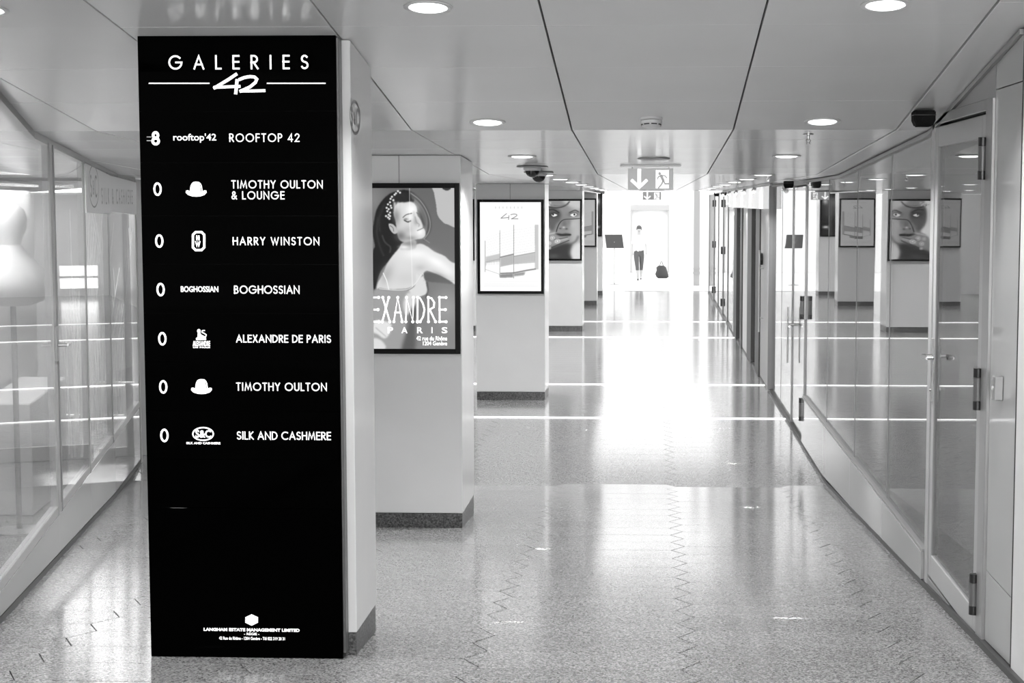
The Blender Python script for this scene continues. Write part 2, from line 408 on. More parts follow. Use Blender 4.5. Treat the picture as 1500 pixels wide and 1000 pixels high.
MB().box(lx0, lx1, YD0 + .002, YD0 + .10, DB, DT).build('door_stile', M['whitealu'], dr, bevel=.003)
MB().box(lx0, lx1, YD0 + .10, YD1 - .085, DT - .11, DT).build('door_rail', M['whitealu'], dr, bevel=.003)
MB().box(lx0, lx1, YD0 + .10, YD1 - .085, DB, DB + .13).build('door_rail', M['whitealu'], dr, bevel=.003)
MB().box(1.578, 1.588, YD0 + .10, YD1 - .085, DB + .13, DT - .11).build('door_glass', M['glass'], dr)
for zc in (2.72, 1.62, .62): hinge(YD0 - .005, zc, dr, h=.20)
hd = MB(); hy = YD1 - .055; hz = 1.655
hd.tube((1.57, hy, hz), (1.505, hy, hz), .011); hd.tube((1.51, hy, hz), (1.51, hy - .15, hz), .010); hd.tube((1.51, hy - .148, hz), (1.54, hy - .165, hz), .009)
h_ = hd.build('door_handle', M['steel'], dr, smooth=True)
MB().box(1.556, 1.568, hy - .018, hy + .018, hz - .26, hz + .10).build('lock_plate', M['alu'], dr, bevel=.002)
MB().tube((1.557, hy, hz - .19), (1.545, hy, hz - .19), .011).build('lock_cylinder', M['steel'], dr, smooth=True)

# small intercom/push button beside the door
c = at_x(1463, 568, 1.575)
bt = empty('door_button', (1.575, c.y, c.z), 'small grey push-button box on the wall panel right of the near glass door', 'button')
MB().box(1.535, 1.575, c.y - .028, c.y + .028, c.z - .055, c.z + .055).build('housing', M['alu'], bt, bevel=.004)
MB().tube((1.536, c.y, c.z), (1.529, c.y, c.z), .010, n=20).build('button', M['whiteplastic'], bt, smooth=True)

# ---- second glass door further along
d2 = empty('door_2', (1.58, 18.3, 0)); tag(d2, kind='structure')
MB().box(1.565, 1.60, 17.02, 17.05, .05, 2.68).build('door_edge', M['alu'], d2, bevel=.003)
MB().box(1.577, 1.587, 17.05, 18.55, .05, 2.68).build('door_glass', M['glass'], d2)
MB().box(1.565, 1.60, 17.0, 18.6, 2.70, 2.765).build('frame_head', M['alu'], d2, bevel=.003)
MB().box(1.565, 1.61, 18.56, 18.60, 0.0, 2.70).build('frame_post', M['alu'], d2, bevel=.003)
for zc in (1.43, .37): hinge(17.02, zc, d2, x=1.545, h=.24, r=.028)
hd = MB(); hd.tube((1.575, 18.42, 1.15), (1.50, 18.42, 1.15), .012); hd.tube((1.505, 18.42, 1.15), (1.505, 18.15, 1.15), .012); hd.tube((1.51, 18.42, 1.35), (1.51, 18.42, .72), .009)
hd.build('door_handle', M['steel'], d2, smooth=True)
# further glazing, jambs and shop entrances
def far_pane(a, b, z1=CEIL_H - .03): pane(a, b, .04, z1, z1, wr)
far_pane(18.62, 20.2); far_pane(20.2, 21.85); mull(20.2, .03, CEIL_H - .034, wd=.014, x0=1.577); mull(21.87, 0, CEIL_H - .014, wd=.05, m_='whitealu', x0=1.53)
wpanel(21.9, 23.7, .03, .03, 2.42, 2.42, 'greypanel', name='pilaster', x=1.55, t=.1)
for a, b in ((23.7, 24.6), (25.6, 26.7), (28.3, 28.9), (30.1, 31.1)):
    MB().box(1.53, 1.66, a, b, 0, 2.42).build('door_jamb', M['jamb'], wr, bevel=.004)
for a, b in ((24.6, 25.6), (28.9, 30.1)): far_pane(a, b, 2.41)
wpanel(26.7, 28.3, .03, .03, 2.42, 2.42, 'cladrough', name='pilaster', x=1.55, t=.1)
wpanel(31.1, 31.9, .03, .03, 2.42, 2.42, 'cladrough', name='pilaster', x=1.55, t=.1)
M['bright'] = mat('bright_white_enamel', .9, .4); M['fasciaglow'] = mat('glowing_fascia', .9, .4, emis=.45)
MB().box(1.46, 1.66, 21.9, 31.9, 2.43, CEIL_H - .013).build('fascia', M['fasciaglow'], wr, bevel=.004)  # wall fascia given an added glow to look evenly white
c = at_x(1113, 367, 1.5)
kn = empty('pull_handle', (1.55, 23.5, 1.05), 'round dark pull plate with a long bar on the far grey pilaster', 'handle')
MB().tube((1.55, 23.3, 1.72), (1.50, 23.3, 1.72), .085, n=24).build('plate', M['dark'], kn, smooth=True)
MB().tube((1.49, 23.1, 1.85), (1.49, 23.1, .70), .014).tube((1.49, 23.1, 1.6), (1.555, 23.1, 1.6), .01).tube((1.49, 23.1, .9), (1.555, 23.1, .9), .01).build('bar', M['steel'], kn, smooth=True)
fy = [31.95, 34.5, 36.8, 39.5, 42.2, 45.9]
for a, b in zip(fy[:-1], fy[1:]):
    far_pane(a, b); mull(b, .03, CEIL_H - .014, wd=.04, m_='whitealu')
for y, zz in ((36.9, (.28, 1.45, 2.5)), (42.3, (.28, 1.45, 2.5))):
    for z in zz:
        MB().box(1.53, 1.60, y, y + .12, z - .085, z + .085).build('hinge', M['dark'], wr, bevel=.004)
for o_ in (wr, dr, d2, bt, kn): o_.location.x += .015
# light track under the fascia
lt = empty('light_track', (1.40, 28, 2.72), 'thin white track with small spot heads running along the ceiling beside the white fascia', 'track light')
MB().box(1.385, 1.41, 19.5, 36.5, 2.715, 2.745).build('track', M['whiteplastic'], lt, bevel=.003)
for k, y in enumerate((22.5, 24.9, 27.3, 29.7, 32.1)):
    MB().box(1.39, 1.405, y - .01, y + .01, 2.745, 2.768).build('hanger', M['whiteplastic'], lt)
    MB().tube((1.40, y, 2.715), (1.37, y - .09, 2.665), .022, .032, 14).build('spot_head', M['alu'], lt, smooth=True)
    sl = bpy.data.lights.new('spot_lamp', 'SPOT'); sl.energy = 14; sl.spot_size = math.radians(130); sl.spot_blend = .6; sl.shadow_soft_size = .03
    so = bpy.data.objects.new('spot_lamp', sl); col.objects.link(so); so.location = (1.30, y - .14, 2.62); so.rotation_euler = (math.radians(8), math.radians(-62), 0)

# ================================================================== LEFT WALL (angled shop front)
def lw(y): return (-3.35 - .22 * (y - 8.3), y)
wl = MB()
wl.box(XL - .15, XL, -10, 46, -.3, 5.2)
wl = wl.build('wall_left', M['whitealu']); tag(wl, kind='structure')
LRZ = 0.545
ls = [3.0, 6.6, 10.1, 11.7, 13.2, 15.6]
for a, b in zip(ls[:-1], ls[1:]):
    pa, pb = lw(a), lw(b)
    MB().wallseg(pa, pb, .02, (floor_z(a) + .04, floor_z(b) + .04), (LRZ, LRZ)).build('kick_panel', M['kick'], wl, bevel=.0015)
    MB().wallseg(pa, pb, .05, (LRZ, LRZ), (LRZ + .06, LRZ + .06)).build('glazing_rail', M['whitealu'], wl, bevel=.004)
    MB().wallseg(pa, pb, .010, (LRZ + .06, LRZ + .06), (ceil_z(a) - .03, ceil_z(b) - .03)).build('glass_pane', M['glassleft'], wl)
    MB().wallseg(pa, pb, .06, (floor_z(a) - .005, floor_z(b) - .005), (floor_z(a) + .035, floor_z(b) + .035)).build('floor_channel', M['darkpanel'], wl)
for a, b in ((3.0, CEIL_A), (CEIL_A, CEIL_B), (CEIL_B, 15.6)):
    MB().wallseg(lw(a), lw(b), .05, (ceil_z(a) - .045, ceil_z(b) - .045), (ceil_z(a) - .002, ceil_z(b) - .002)).build('head_channel', M['alu'], wl)
def lpost(y, wd, m_='whitealu', name='mullion', dp=.05, out=.006):
    a, b = lw(y - wd / 2), lw(y + wd / 2)
    n = Vector((1, .22)).normalized() * out
    MB().wallseg((a[0] + n.x, a[1] + n.y), (b[0] + n.x, b[1] + n.y), dp, (LRZ if y < 15 else 0,) * 2, (ceil_z(a[1]) - .03, ceil_z(b[1]) - .03)).build(name, M[m_], wl, bevel=.003)
lpost(10.1, .10); lpost(10.22, .02, 'alu', out=.008); lpost(11.7, .035); lpost(13.2, .02, 'alu'); lpost(15.56, .10)
MB().box(-2.19, -2.17, -9.8, 2.98, .9, 4.4).build('wall_panel', M['cladrough'], wl)
# white sign board with an oval emblem across the top of the shop front
def lwv(y, z, out=.02):
    n = Vector((1, .22)).normalized() * out; p = lw(y); return Vector((p[0] + n.x, p[1] + n.y, z))
lh = empty('lever_handle', lwv(10.1, 1.55), 'slim lever handle with a dark lock plate on the left glass door', 'handle')
q0 = lwv(10.1, 1.62, .02); q1 = lwv(10.1, 1.62, .075); q2 = lwv(10.27, 1.62, .075)
MB().tube(q0, q1, .010).tube(q1, q2, .009).build('lever', M['steel'], lh, smooth=True)
a_, b_ = lwv(10.06, 0, .018), lwv(10.14, 0, .018)
MB().wallseg((a_.x, a_.y), (b_.x, b_.y), .012, (1.52, 1.52), (1.74, 1.74)).build('lock_plate', M['alu'], lh, bevel=.002)
sb = empty('shop_sign', lwv(13.4, 2.4), 'white sign board with oval emblem and faint lettering over the left shop window', 'sign')
for a, b in ((11.74, 13.3), (13.31, 15.45)):
    pa, pb = lwv(a, 0, .018), lwv(b, 0, .018)
    MB().wallseg((pa.x, pa.y), (pb.x, pb.y), .012, (2.44, 2.40 if b > 14 else 2.42), (ceil_z(a) - .05, ceil_z(b) - .05)).build('board', M['bright'], sb, bevel=.001)
for a, b in ((5.95, RAMP_END), (RAMP_END, 46.9)):
    x0, x1 = XL, seams[0] + ZA + .004
    za, zb = floor_z(a) - .0012, floor_z(b) - .0012
    MB().hexa([(x0, a, za - .01), (x1, a, za - .01), (x1, b, zb - .01), (x0, b, zb - .01), (x0, a, za), (x1, a, za), (x1, b, zb), (x0, b, zb)]).build('granite_paving', M['granite'], floor)

# ================================================================== lettering drawn as strokes (geometric capitals)
def arc(cx, cy, rx, ry, a0, a1, n=14):
    return [(cx + rx * math.cos(math.radians(a0 + (a1 - a0) * i / n)), cy + ry * math.sin(math.radians(a0 + (a1 - a0) * i / n))) for i in range(n + 1)]
GL = {
 'A': (.74, [[(0, 0), (.37, 1), (.74, 0)], [(.13, .33), (.61, .33)]]),
 'B': (.50, [[(0, 0), (0, 1), (.2, 1)] + arc(.2, .76, .22, .24, 90, -90, 10) + [(0, .52)], [(.2, .52)] + arc(.22, .26, .26, .26, 90, -90, 10) + [(0, 0)]]),
 'C': (.82, [arc(.5, .5, .5, .5, 45, 315, 22)]),
 'D': (.66, [[(0, 0), (0, 1), (.18, 1)] + arc(.18, .5, .48, .5, 90, -90, 16) + [(0, 0)]]),
 'E': (.44, [[(.44, 1), (0, 1), (0, 0), (.44, 0)], [(0, .53), (.42, .53)]]),
 'F': (.42, [[(.42, 1), (0, 1), (0, 0)], [(0, .53), (.4, .53)]]),
 'G': (1.0, [arc(.5, .5, .5, .5, 45, 360, 26) + [(.55, .5)]]),
 'H': (.60, [[(0, 0), (0, 1)], [(.6, 0), (.6, 1)], [(0, .53), (.6, .53)]]),
 'I': (.04, [[(.02, 0), (.02, 1)]]),
 'K': (.52, [[(0, 0), (0, 1)], [(.48, 1), (.02, .53), (.52, 0)]]),
 'L': (.38, [[(0, 1), (0, 0), (.38, 0)]]),
 'M': (.86, [[(0, 0), (.14, 1), (.43, .12), (.72, 1), (.86, 0)]]),
 'N': (.68, [[(0, 0), (0, 1), (.68, 0), (.68, 1)]]),
 'O': (1.0, [arc(.5, .5, .5, .5, 0, 360, 28)]),
 'P': (.46, [[(0, 0), (0, 1), (.2, 1)] + arc(.2, .74, .26, .26, 90, -90, 10) + [(0, .48)]]),
 'R': (.50, [[(0, 0), (0, 1), (.2, 1)] + arc(.2, .74, .26, .26, 90, -90, 10) + [(0, .48)], [(.18, .48), (.50, 0)]]),
 'S': (.48, [arc(.24, .76, .22, .24, 35, 250, 12) + arc(.24, .25, .24, .25, 70, -150, 12)]),
 'T': (.50, [[(0, 1), (.5, 1)], [(.25, 1), (.25, 0)]]),
 'U': (.56, [[(0, 1), (0, .28)] + arc(.28, .28, .28, .28, 180, 360, 12) + [(.56, 1)]]),
 'V': (.66, [[(0, 1), (.33, 0), (.66, 1)]]),
 'W': (1.02, [[(0, 1), (.27, 0), (.51, .92), (.75, 0), (1.02, 1)]]),
 'X': (.58, [[(0, 0), (.56, 1)], [(.02, 1), (.58, 0)]]),
 'Y': (.58, [[(0, 1), (.29, .5), (.58, 1)], [(.29, .5), (.29, 0)]]),
 '&': (.66, [[(.66, 0), (.16, .66)] + arc(.30, .80, .17, .20, 215, -30, 10) + [(.44, .68), (.14, .42)] + arc(.24, .22, .22, .22, 135, 290, 8) + [(.62, .40)]]),
 '0': (.56, [arc(.28, .5, .28, .5, 0, 360, 24)]),
 '2': (.52, [arc(.26, .74, .25, .26, 170, -25, 12) + [(0, 0), (.52, 0)]]),
 '4': (.58, [[(.44, 0), (.44, 1), (0, .26), (.58, .26)]]),
 '8': (.52, [arc(.26, .76, .21, .24, 0, 360, 18), arc(.26, .26, .26, .26, 0, 360, 20)]),
 "'": (.1, [[(.05, 1), (.05, .8)]]), '-': (.3, [[(0, .45), (.3, .45)]]),
}
def ribbon(mb, pts, wd, to3, caps=True):
    pts = [Vector(p) for p in pts]
    out = [pts[0]]
    for p in pts[1:]:
        if (p - out[-1]).length > 1e-6: out.append(p)
    pts = out
    if len(pts) < 2: return
    closed = (pts[0] - pts[-1]).length < 1e-5
    n = len(pts); L = []; Rr = []
    for i, p in enumerate(pts):
        if closed: a = pts[(i - 1) % (n - 1)]; b = pts[(i + 1) % (n - 1)]
        else: a = pts[max(i - 1, 0)]; b = pts[min(i + 1, n - 1)]
        d1 = (p - a).normalized() if (p - a).length > 1e-9 else (b - p).normalized()
        d2 = (b - p).normalized() if (b - p).length > 1e-9 else d1
        t = (d1 + d2); t = d1 if t.length < .2 else t.normalized()
        nn = Vector((-t.y, t.x)); k = max(.45, nn.dot(Vector((-d1.y, d1.x)))); h = wd / 2 / k
        q = p
        if caps and not closed and i == 0: q = p - d2 * wd * .5
        if caps and not closed and i == n - 1: q = p + d1 * wd * .5
        L.append(q + nn * h); Rr.append(q - nn * h)
    vs = [to3(v) for v in L] + [to3(v) for v in Rr]
    mb.add(vs, [(i, i + 1, n + i + 1, n + i) for i in range(n - 1)])
def fillpoly(mb, pts, to3):
    mb.add([to3(p) for p in pts], [tuple(range(len(pts)))])
def stroke_text(mb, text, x0, x1, y0, h, wd, to3, gap=None, xs=1.0):
    """text from x0 to x1 (outer edges), baseline y0, cap height h (outer), stroke wd; to3 maps (x, y) -> 3D"""
    hh = h - wd
    wsum = sum(.26 * h if c == ' ' else GL[c][0] * hh * xs + wd for c in text)
    n = len(text) - 1
    sp = (x1 - x0 - wsum) / max(n, 1) if gap is None else gap
    x = x0
    for c in text:
        if c == ' ': x += .26 * h + sp; continue
        wg, st = GL[c]
        for s in st: ribbon(mb, [(x + wd / 2 + p[0] * hh * xs, y0 + wd / 2 + p[1] * hh) for p in s], wd, to3, caps=c not in 'OC08')
        x += wg * hh * xs + wd + sp
    return mb
def font_text(name, text, x0, x1, y0, h, to3, m_, parent, off=0.0, shear=0.0):
    cu = bpy.data.curves.new(name, 'FONT'); cu.body = text; cu.size = 1; cu.offset = off; cu.shear = shear; cu.resolution_u = 3
    t = bpy.data.objects.new(name, cu); col.objects.link(t)
    me = bpy.data.meshes.new_from_object(t.evaluated_get(bpy.context.evaluated_depsgraph_get()))
    bpy.data.objects.remove(t); bpy.data.curves.remove(cu)
    co = [v.co.copy() for v in me.vertices]
    ax, bx = min(c.x for c in co), max(c.x for c in co); ay, by = min(c.y for c in co), max(c.y for c in co)
    off_ = parent.matrix_basis.translation + (parent.parent.matrix_basis.translation if parent.parent else Vector())
    for v in me.vertices:
        v.co = Vector(to3((x0 + (v.co.x - ax) / (bx - ax) * (x1 - x0), y0 + (v.co.y - ay) / (by - ay) * h))) - off_
    me.materials.clear(); me.materials.append(m_)
    o = bpy.data.objects.new(name, me); col.objects.link(o); o.parent = parent
    return o

# ================================================================== COLUMNS
CXR, CXL = -1.357, -2.235; CD = .86
def column(y, label, group=None, xr=CXR, xl=CXL, ph=.105, joint=None, CD=.78):
    zf0, zf1 = floor_z(y), floor_z(y + CD)
    c0 = ceil_z(y); c1 = ceil_z(y + CD)
    c = empty('column', ((xl + xr) / 2, y + CD / 2, min(zf0, zf1)), label, 'column', group)
    xm = (xl + xr) / 2
    zt = zf0 + ph
    b = MB()
    # plinth (granite), its top level, its foot following the floor
    b.hexa([(xl + .004, y + .006, zf0 - .01), (xr - .004, y + .006, zf0 - .01), (xr - .004, y + CD - .006, zf1 - .01), (xl + .004, y + CD - .006, zf1 - .01),
            (xl + .004, y + .006, zt), (xr - .004, y + .006, zt), (xr - .004, y + CD - .006, zt), (xl + .004, y + CD - .006, zt)])
    b.build('plinth', M['plinth'], c, bevel=.003)
    t = .02
    tops = (c0 - .002, c1 - .002)
    MB().box(xl + .02, xr - .02, y + .02, y + CD - .02, zt, min(tops)).build('core', M['gap'], c)
    for nm, q in (('front_cladding', [(xl, y), (xr, y), (xr - t, y + t), (xl + t, y + t)]), ('side_cladding', [(xr, y), (xr, y + CD), (xr - t, y + CD - t), (xr - t, y + t)]),
                  ('side_cladding', [(xl, y + CD), (xl, y), (xl + t, y + t), (xl + t, y + CD - t)]), ('back_cladding', [(xr, y + CD), (xl, y + CD), (xl + t, y + CD - t), (xr - t, y + CD - t)])):
        zz = [ceil_z(p[1]) - .003 for p in q]
        MB().hexa([(p[0], p[1], zt + .002) for p in q] + [(p[0], p[1], z) for p, z in zip(q, zz)]).build(nm, M['clad'], c, bevel=.003)
    if joint:   # thin aluminium strip above the poster
        MB().box(xm - .004, xm + .004, y - .0008, y + .004, joint, ceil_z(y) - .004).build('cover_strip', M['alu'], c)
    return c
Y1, Y2, Y3, Y4, Y5, Y6 = 7.36, 11.62, 20.75, 32.0, 40.3, 44.9
c1 = column(Y1 + .02, 'nearest white square column, behind the tall black directory board', CD=.55)
c2 = column(Y2, 'second white column, carrying the tall poster of the woman with a jewelled headband', joint=2.62)
c3 = column(Y3, 'third white column, carrying the bright framed drawing of the arcade building', joint=2.56)
c4 = column(Y4, 'fourth white column, carrying the close-up poster of a face behind ringed fingers')
c5 = column(Y5, 'fifth white column, with the greyer of the building drawings on its front')
c6 = column(Y6, 'farthest white column of the row, at the bright end, with a narrow dark poster showing')
for y, l in ((Y4, 'white column of the rear row, seen only as a sliver and as a reflection, with a framed poster'), (Y5, 'last white column of the rear row with a pale framed poster')):
    column(y, l, xl=-4.34, xr=-3.46)
# silk & cashmere emblem on the side of the nearest column
def side3(X):
    return lambda p: (X, p[0], p[1])
ce = at_x(520, 172, CXR)
em = MB()
ea = .165; eb = .072
ribbon(em, [(ce.y + ea * .78 * math.cos(t), ce.z + eb * math.sin(t)) for t in [2 * math.pi * i / 40 for i in range(41)]], .014, side3(CXR + .0008))
stroke_text(em, 'S', ce.y - .105, ce.y - .045, ce.z - .045, .09, .016, side3(CXR + .0008), gap=0)
stroke_text(em, '&', ce.y - .035, ce.y + .02, ce.z - .035, .06, .009, side3(CXR + .0008), gap=0)
stroke_text(em, 'C', ce.y + .025, ce.y + .10, ce.z - .045, .09, .016, side3(CXR + .0008), gap=0)
em.build('emblem', M['greyink'], c1)
# the same emblem and letters on the left shop board
lm = MB()
def lb3(p):
    q = lwv(p[0], p[1], .0195); return (q.x, q.y, q.z)
ribbon(lm, [(12.15 + .30 * math.cos(t), 2.635 + .155 * math.sin(t)) for t in [2 * math.pi * i / 40 for i in range(41)]], .012, lb3)
stroke_text(lm, 'S', 11.93, 12.1, 2.55, .17, .02, lb3, gap=0)
stroke_text(lm, '&', 12.08, 12.2, 2.57, .11, .012, lb3, gap=0)
stroke_text(lm, 'C', 12.2, 12.38, 2.55, .17, .02, lb3, gap=0)
lm.build('emblem', M['silverink'], sb)
xq = 12.62
for ch in 'SILK & CASHMERE':
    if ch != ' ': stroke_text(MB(), ch, xq, xq, 2.50, .13, .016, lb3, gap=0).build('letter', M['silverink'], sb); xq += GL[ch][0] * .114 + .016 + .10
    else: xq += .12

# ================================================================== DIRECTORY BOARD
SY = Y1 - .055                      # front plane of the board
tl = at_y(200, 52, SY); br = at_y(505, 966, SY); bl = at_y(223, 965, SY)
SX0, SX1 = (tl.x + bl.x) / 2, br.x + .004
SZ0, SZ1 = br.z, at_y(345, 52, SY).z
board = empty('directory_board', ((SX0 + SX1) / 2, SY, SZ0), 'tall black glass directory board with white lit lettering on the nearest column', 'sign')
MB().box(SX0 + .004, SX1 - .012, SY + .012, Y1 + .018, SZ0, SZ1).build('housing', M['black'], board, bevel=.002)
MB().box(SX1 - .011, SX1 + .002, SY + .006, Y1 + .018, SZ0 + .03, SZ1 - .01).build('edge_trim', M['signedge'], board, bevel=.002)
MB().box(SX0 - .002, SX0 + .003, SY + .006, Y1 + .018, SZ0 + .03, SZ1 - .01).build('edge_trim', M['black'], board)
jz = [SZ1] + [at_y(345, p, SY).z for p in (163, 238, 316, 387, 459, 530, 602, 673, 744)] + [SZ0]
for a, b in zip(jz[:-1], jz[1:]):
    MB().box(SX0, SX1 - .012, SY, SY + .012, b + .0006, a - .0006).build('glass_panel', M['signglass'], board, bevel=.0008)
PYL = SY - .0012
def sg(p): q = at_y(p[0], p[1], SY); return q
def front3(off=0.0012, Y=None):
    return lambda p: (p[0], (SY if Y is None else Y) - off, p[1])
F3 = front3()
def sign_line(text, px0, px1, pyt, pyb, wpx=2.5, name='letter', xs=1.0, m_='letter'):
    a = sg((px0, pyb)); b = sg((px1, pyb)); t = sg((px0, pyt))
    h = t.z - a.z
    wd = wpx / 328.; hh = h - wd; n = len(text) - 1
    wsum = sum(.26 * h if c == ' ' else GL[c][0] * hh * xs + wd for c in text); sp = (b.x - a.x - wsum) / max(n, 1); x = a.x
    for c in text:
        if c != ' ':
            o = stroke_text(MB(), c, x, x, a.z, h, wd, F3, gap=0, xs=xs).build(name, M[m_], board); x += GL[c][0] * hh * xs + wd + sp
        else: x += .26 * h + sp
    return o
sign_line('GALERIES', 247, 452, 81, 102, 2.5)
pc = lambda x, y: (sg((190 + .24 * x, 30 + .24 * y)).x, sg((190 + .24 * x, 30 + .24 * y)).z)
s42 = MB()
for pts, wd in (([(648, 330), (600, 362), (520, 410)], 4.5), ([(520, 408), (590, 405), (668, 402)], 4.2), ([(655, 368), (652, 405), (648, 440)], 4.8),
                ([(675, 358), (700, 348), (735, 342), (762, 345), (776, 358), (768, 378), (735, 405), (680, 430)], 4.4), ([(680, 430), (750, 430), (820, 428)], 4.2)):
    ribbon(s42, [pc(*p) for p in pts], wd / 328., F3)
s42.build('logo', M['letter'], board)
for a, b in ((218, 307), (391, 477)):
    ribbon_mb = MB(); ribbon(ribbon_mb, [tuple(sg((a, 122)))[::2], tuple(sg((b, 122)))[::2]], 1.7 / 328, F3, caps=False); ribbon_mb.build('rule', M['letter'], board)
sign_line('8', 222, 235, 192, 213, 4.0, 'floor_number')
eqm = MB()
for y in (200.5, 206): ribbon(eqm, [tuple(sg((215, y)))[::2], tuple(sg((222, y)))[::2]], 1.0 / 328, F3, caps=False)
eqm.build('floor_number', M['letterdim'], board)
for y0, xa in ((267, 225), (343, 227.5), (414, 229.5), (486, 232), (556.5, 233.3), (627.5, 235)):
    sign_line('0', xa, xa + 13.2, y0, y0 + 19.8, 2.9, 'floor_number', xs=1.0)
for t, a, b, y0, y1 in (('ROOFTOP 42', 336, 439, 195.5, 208), ('TIMOTHY OULTON', 339, 473, 264, 276), ('& LOUNGE', 339, 417, 280, 292), ('HARRY WINSTON', 341, 468, 347, 359),
                        ('BOGHOSSIAN', 343, 439, 418, 430), ('ALEXANDRE DE PARIS', 346, 485, 490, 501.5), ('TIMOTHY OULTON', 346, 479, 560, 572), ('SILK AND CASHMERE', 347, 485, 631.5, 643.5)):
    sign_line(t, a, b, y0, y1, 1.6)
def S2(px, py): q = sg((px, py)); return (q.x, q.z)
def sfont(t, a, b, yt, yb, off=.02, nm='small_lettering'):
    p, q = sg((a, yb)), sg((b, yb)); top = sg((a, yt))
    o = font_text(nm, t, p.x, q.x, p.z, top.z - p.z, F3, M['letter'], board, off); o['kind'] = 'stuff'; return o
sfont("rooftop'42", 254, 317, 195.5, 209, .012)
sfont('BOGHOSSIAN', 265, 320, 419, 427.5, .02)
def hat(cx_, cy_, name='logo'):
    mb = MB()
    pts = [(-9.5, 3)] + [(-9.5 + 19 * i / 16, 3 - 14 * max(0, 1 - (abs(i / 8 - 1)) ** 3.2) ** .55) for i in range(17)] + [(9.5, 3)]
    pts += [(12, 1.5), (15, 2), (15.3, 5), (12, 8.5), (6, 10.5), (0, 11), (-6, 10.5), (-12, 8.5), (-15.3, 5), (-15, 2), (-12, 1.5)]
    fillpoly(mb, [S2(cx_ + p[0], cy_ + p[1]) for p in pts], F3)
    h = mb.build(name, M['letter'], board)
    b_ = MB(); ribbon(b_, [S2(cx_ + 6.2, cy_ - 6), S2(cx_ + 7.2, cy_), S2(cx_ + 6.8, cy_ + 4)], .9 / 328, front3(.002)); b_.build('hat_band', M['black'], board)
hat(287.5, 277); hat(295.3, 566)
hwm = MB()
def octa(cx_, cy_, hw, hh, c_): return [S2(cx_ + a, cy_ + b) for a, b in ((-hw + c_, -hh), (hw - c_, -hh), (hw, -hh + c_), (hw, hh - c_), (hw - c_, hh), (-hw + c_, hh), (-hw, hh - c_), (-hw, -hh + c_), (-hw + c_, -hh))]
ribbon(hwm, octa(291, 353, 8.3, 13.2, 4), 3.3 / 328, F3)
for ch, a, b, yt, yb in (('H', 287.5, 294.5, 344.5, 352), ('W', 286, 296.3, 353, 361.5)):
    p, q, t = S2(a, yb), S2(b, yb), S2(a, yt); stroke_text(hwm, ch, p[0], q[0], p[1], t[1] - p[1], 1.9 / 328, F3, gap=0, xs=.95 if ch == 'H' else .9)
hwm.build('logo', M['letter'], board)
sp = MB()
K = lambda x, y: S2(260 + x * .12, 470 + y * .12)
fillpoly(sp, [K(262 + 22 * math.cos(t), 122 - 24 * math.sin(t)) for t in [2 * math.pi * i / 14 for i in range(14)]], F3)
fillpoly(sp, [K(*p) for p in ((250, 140), (275, 140), (290, 165), (330, 185), (350, 205), (350, 232), (228, 232), (225, 210), (245, 195))], F3)
ribbon(sp, [K(*p) for p in ((330, 115), (305, 118), (300, 138), (325, 150), (350, 165), (348, 185), (330, 200))], 1.5 / 328, F3)
sp.build('logo', M['letter'], board)
sfont('ALEXANDRE', 282.5, 308, 499, 507, .03); sfont('DE PARIS', 283, 308, 507.8, 509.6, .03)
ov = MB(); oc = S2(297.6, 635.3)
ribbon(ov, [S2(297.6 + 15.0 * math.cos(t), 635.3 + 9.3 * math.sin(t)) for t in [2 * math.pi * i / 40 for i in range(41)]], 2.0 / 328, F3)
ov.build('logo', M['letter'], board)
sfont('S&C', 286.5, 309.3, 629.5, 640.8, .03)
sfont('SILK AND CASHMERE', 273, 323, 647, 650.3, .03)
lg = MB()
for k in (-3.0, 0, 3.0):
    fillpoly(lg, [S2(368.7 + a, 907.5 + k + b) for a, b in ((0, -5.2), (9.4, -.8), (9.4, .9), (0, 5.4), (-9.4, .9), (-9.4, -.8))], front3(.0012 + (k + 3) * .0001))
lg.build('logo', M['letter'], board)
sfont('LANGHAM ESTATE MANAGEMENT LIMITED', 298.5, 439, 919, 923.6, .035)
sfont('- RÉGIE -', 357.5, 380, 925.3, 929.8, .02)
sfont('42 Rue du Rhône - 1204 Genève - Tél 022 319 20 31', 321, 417.5, 931.8, 936.4, .02)

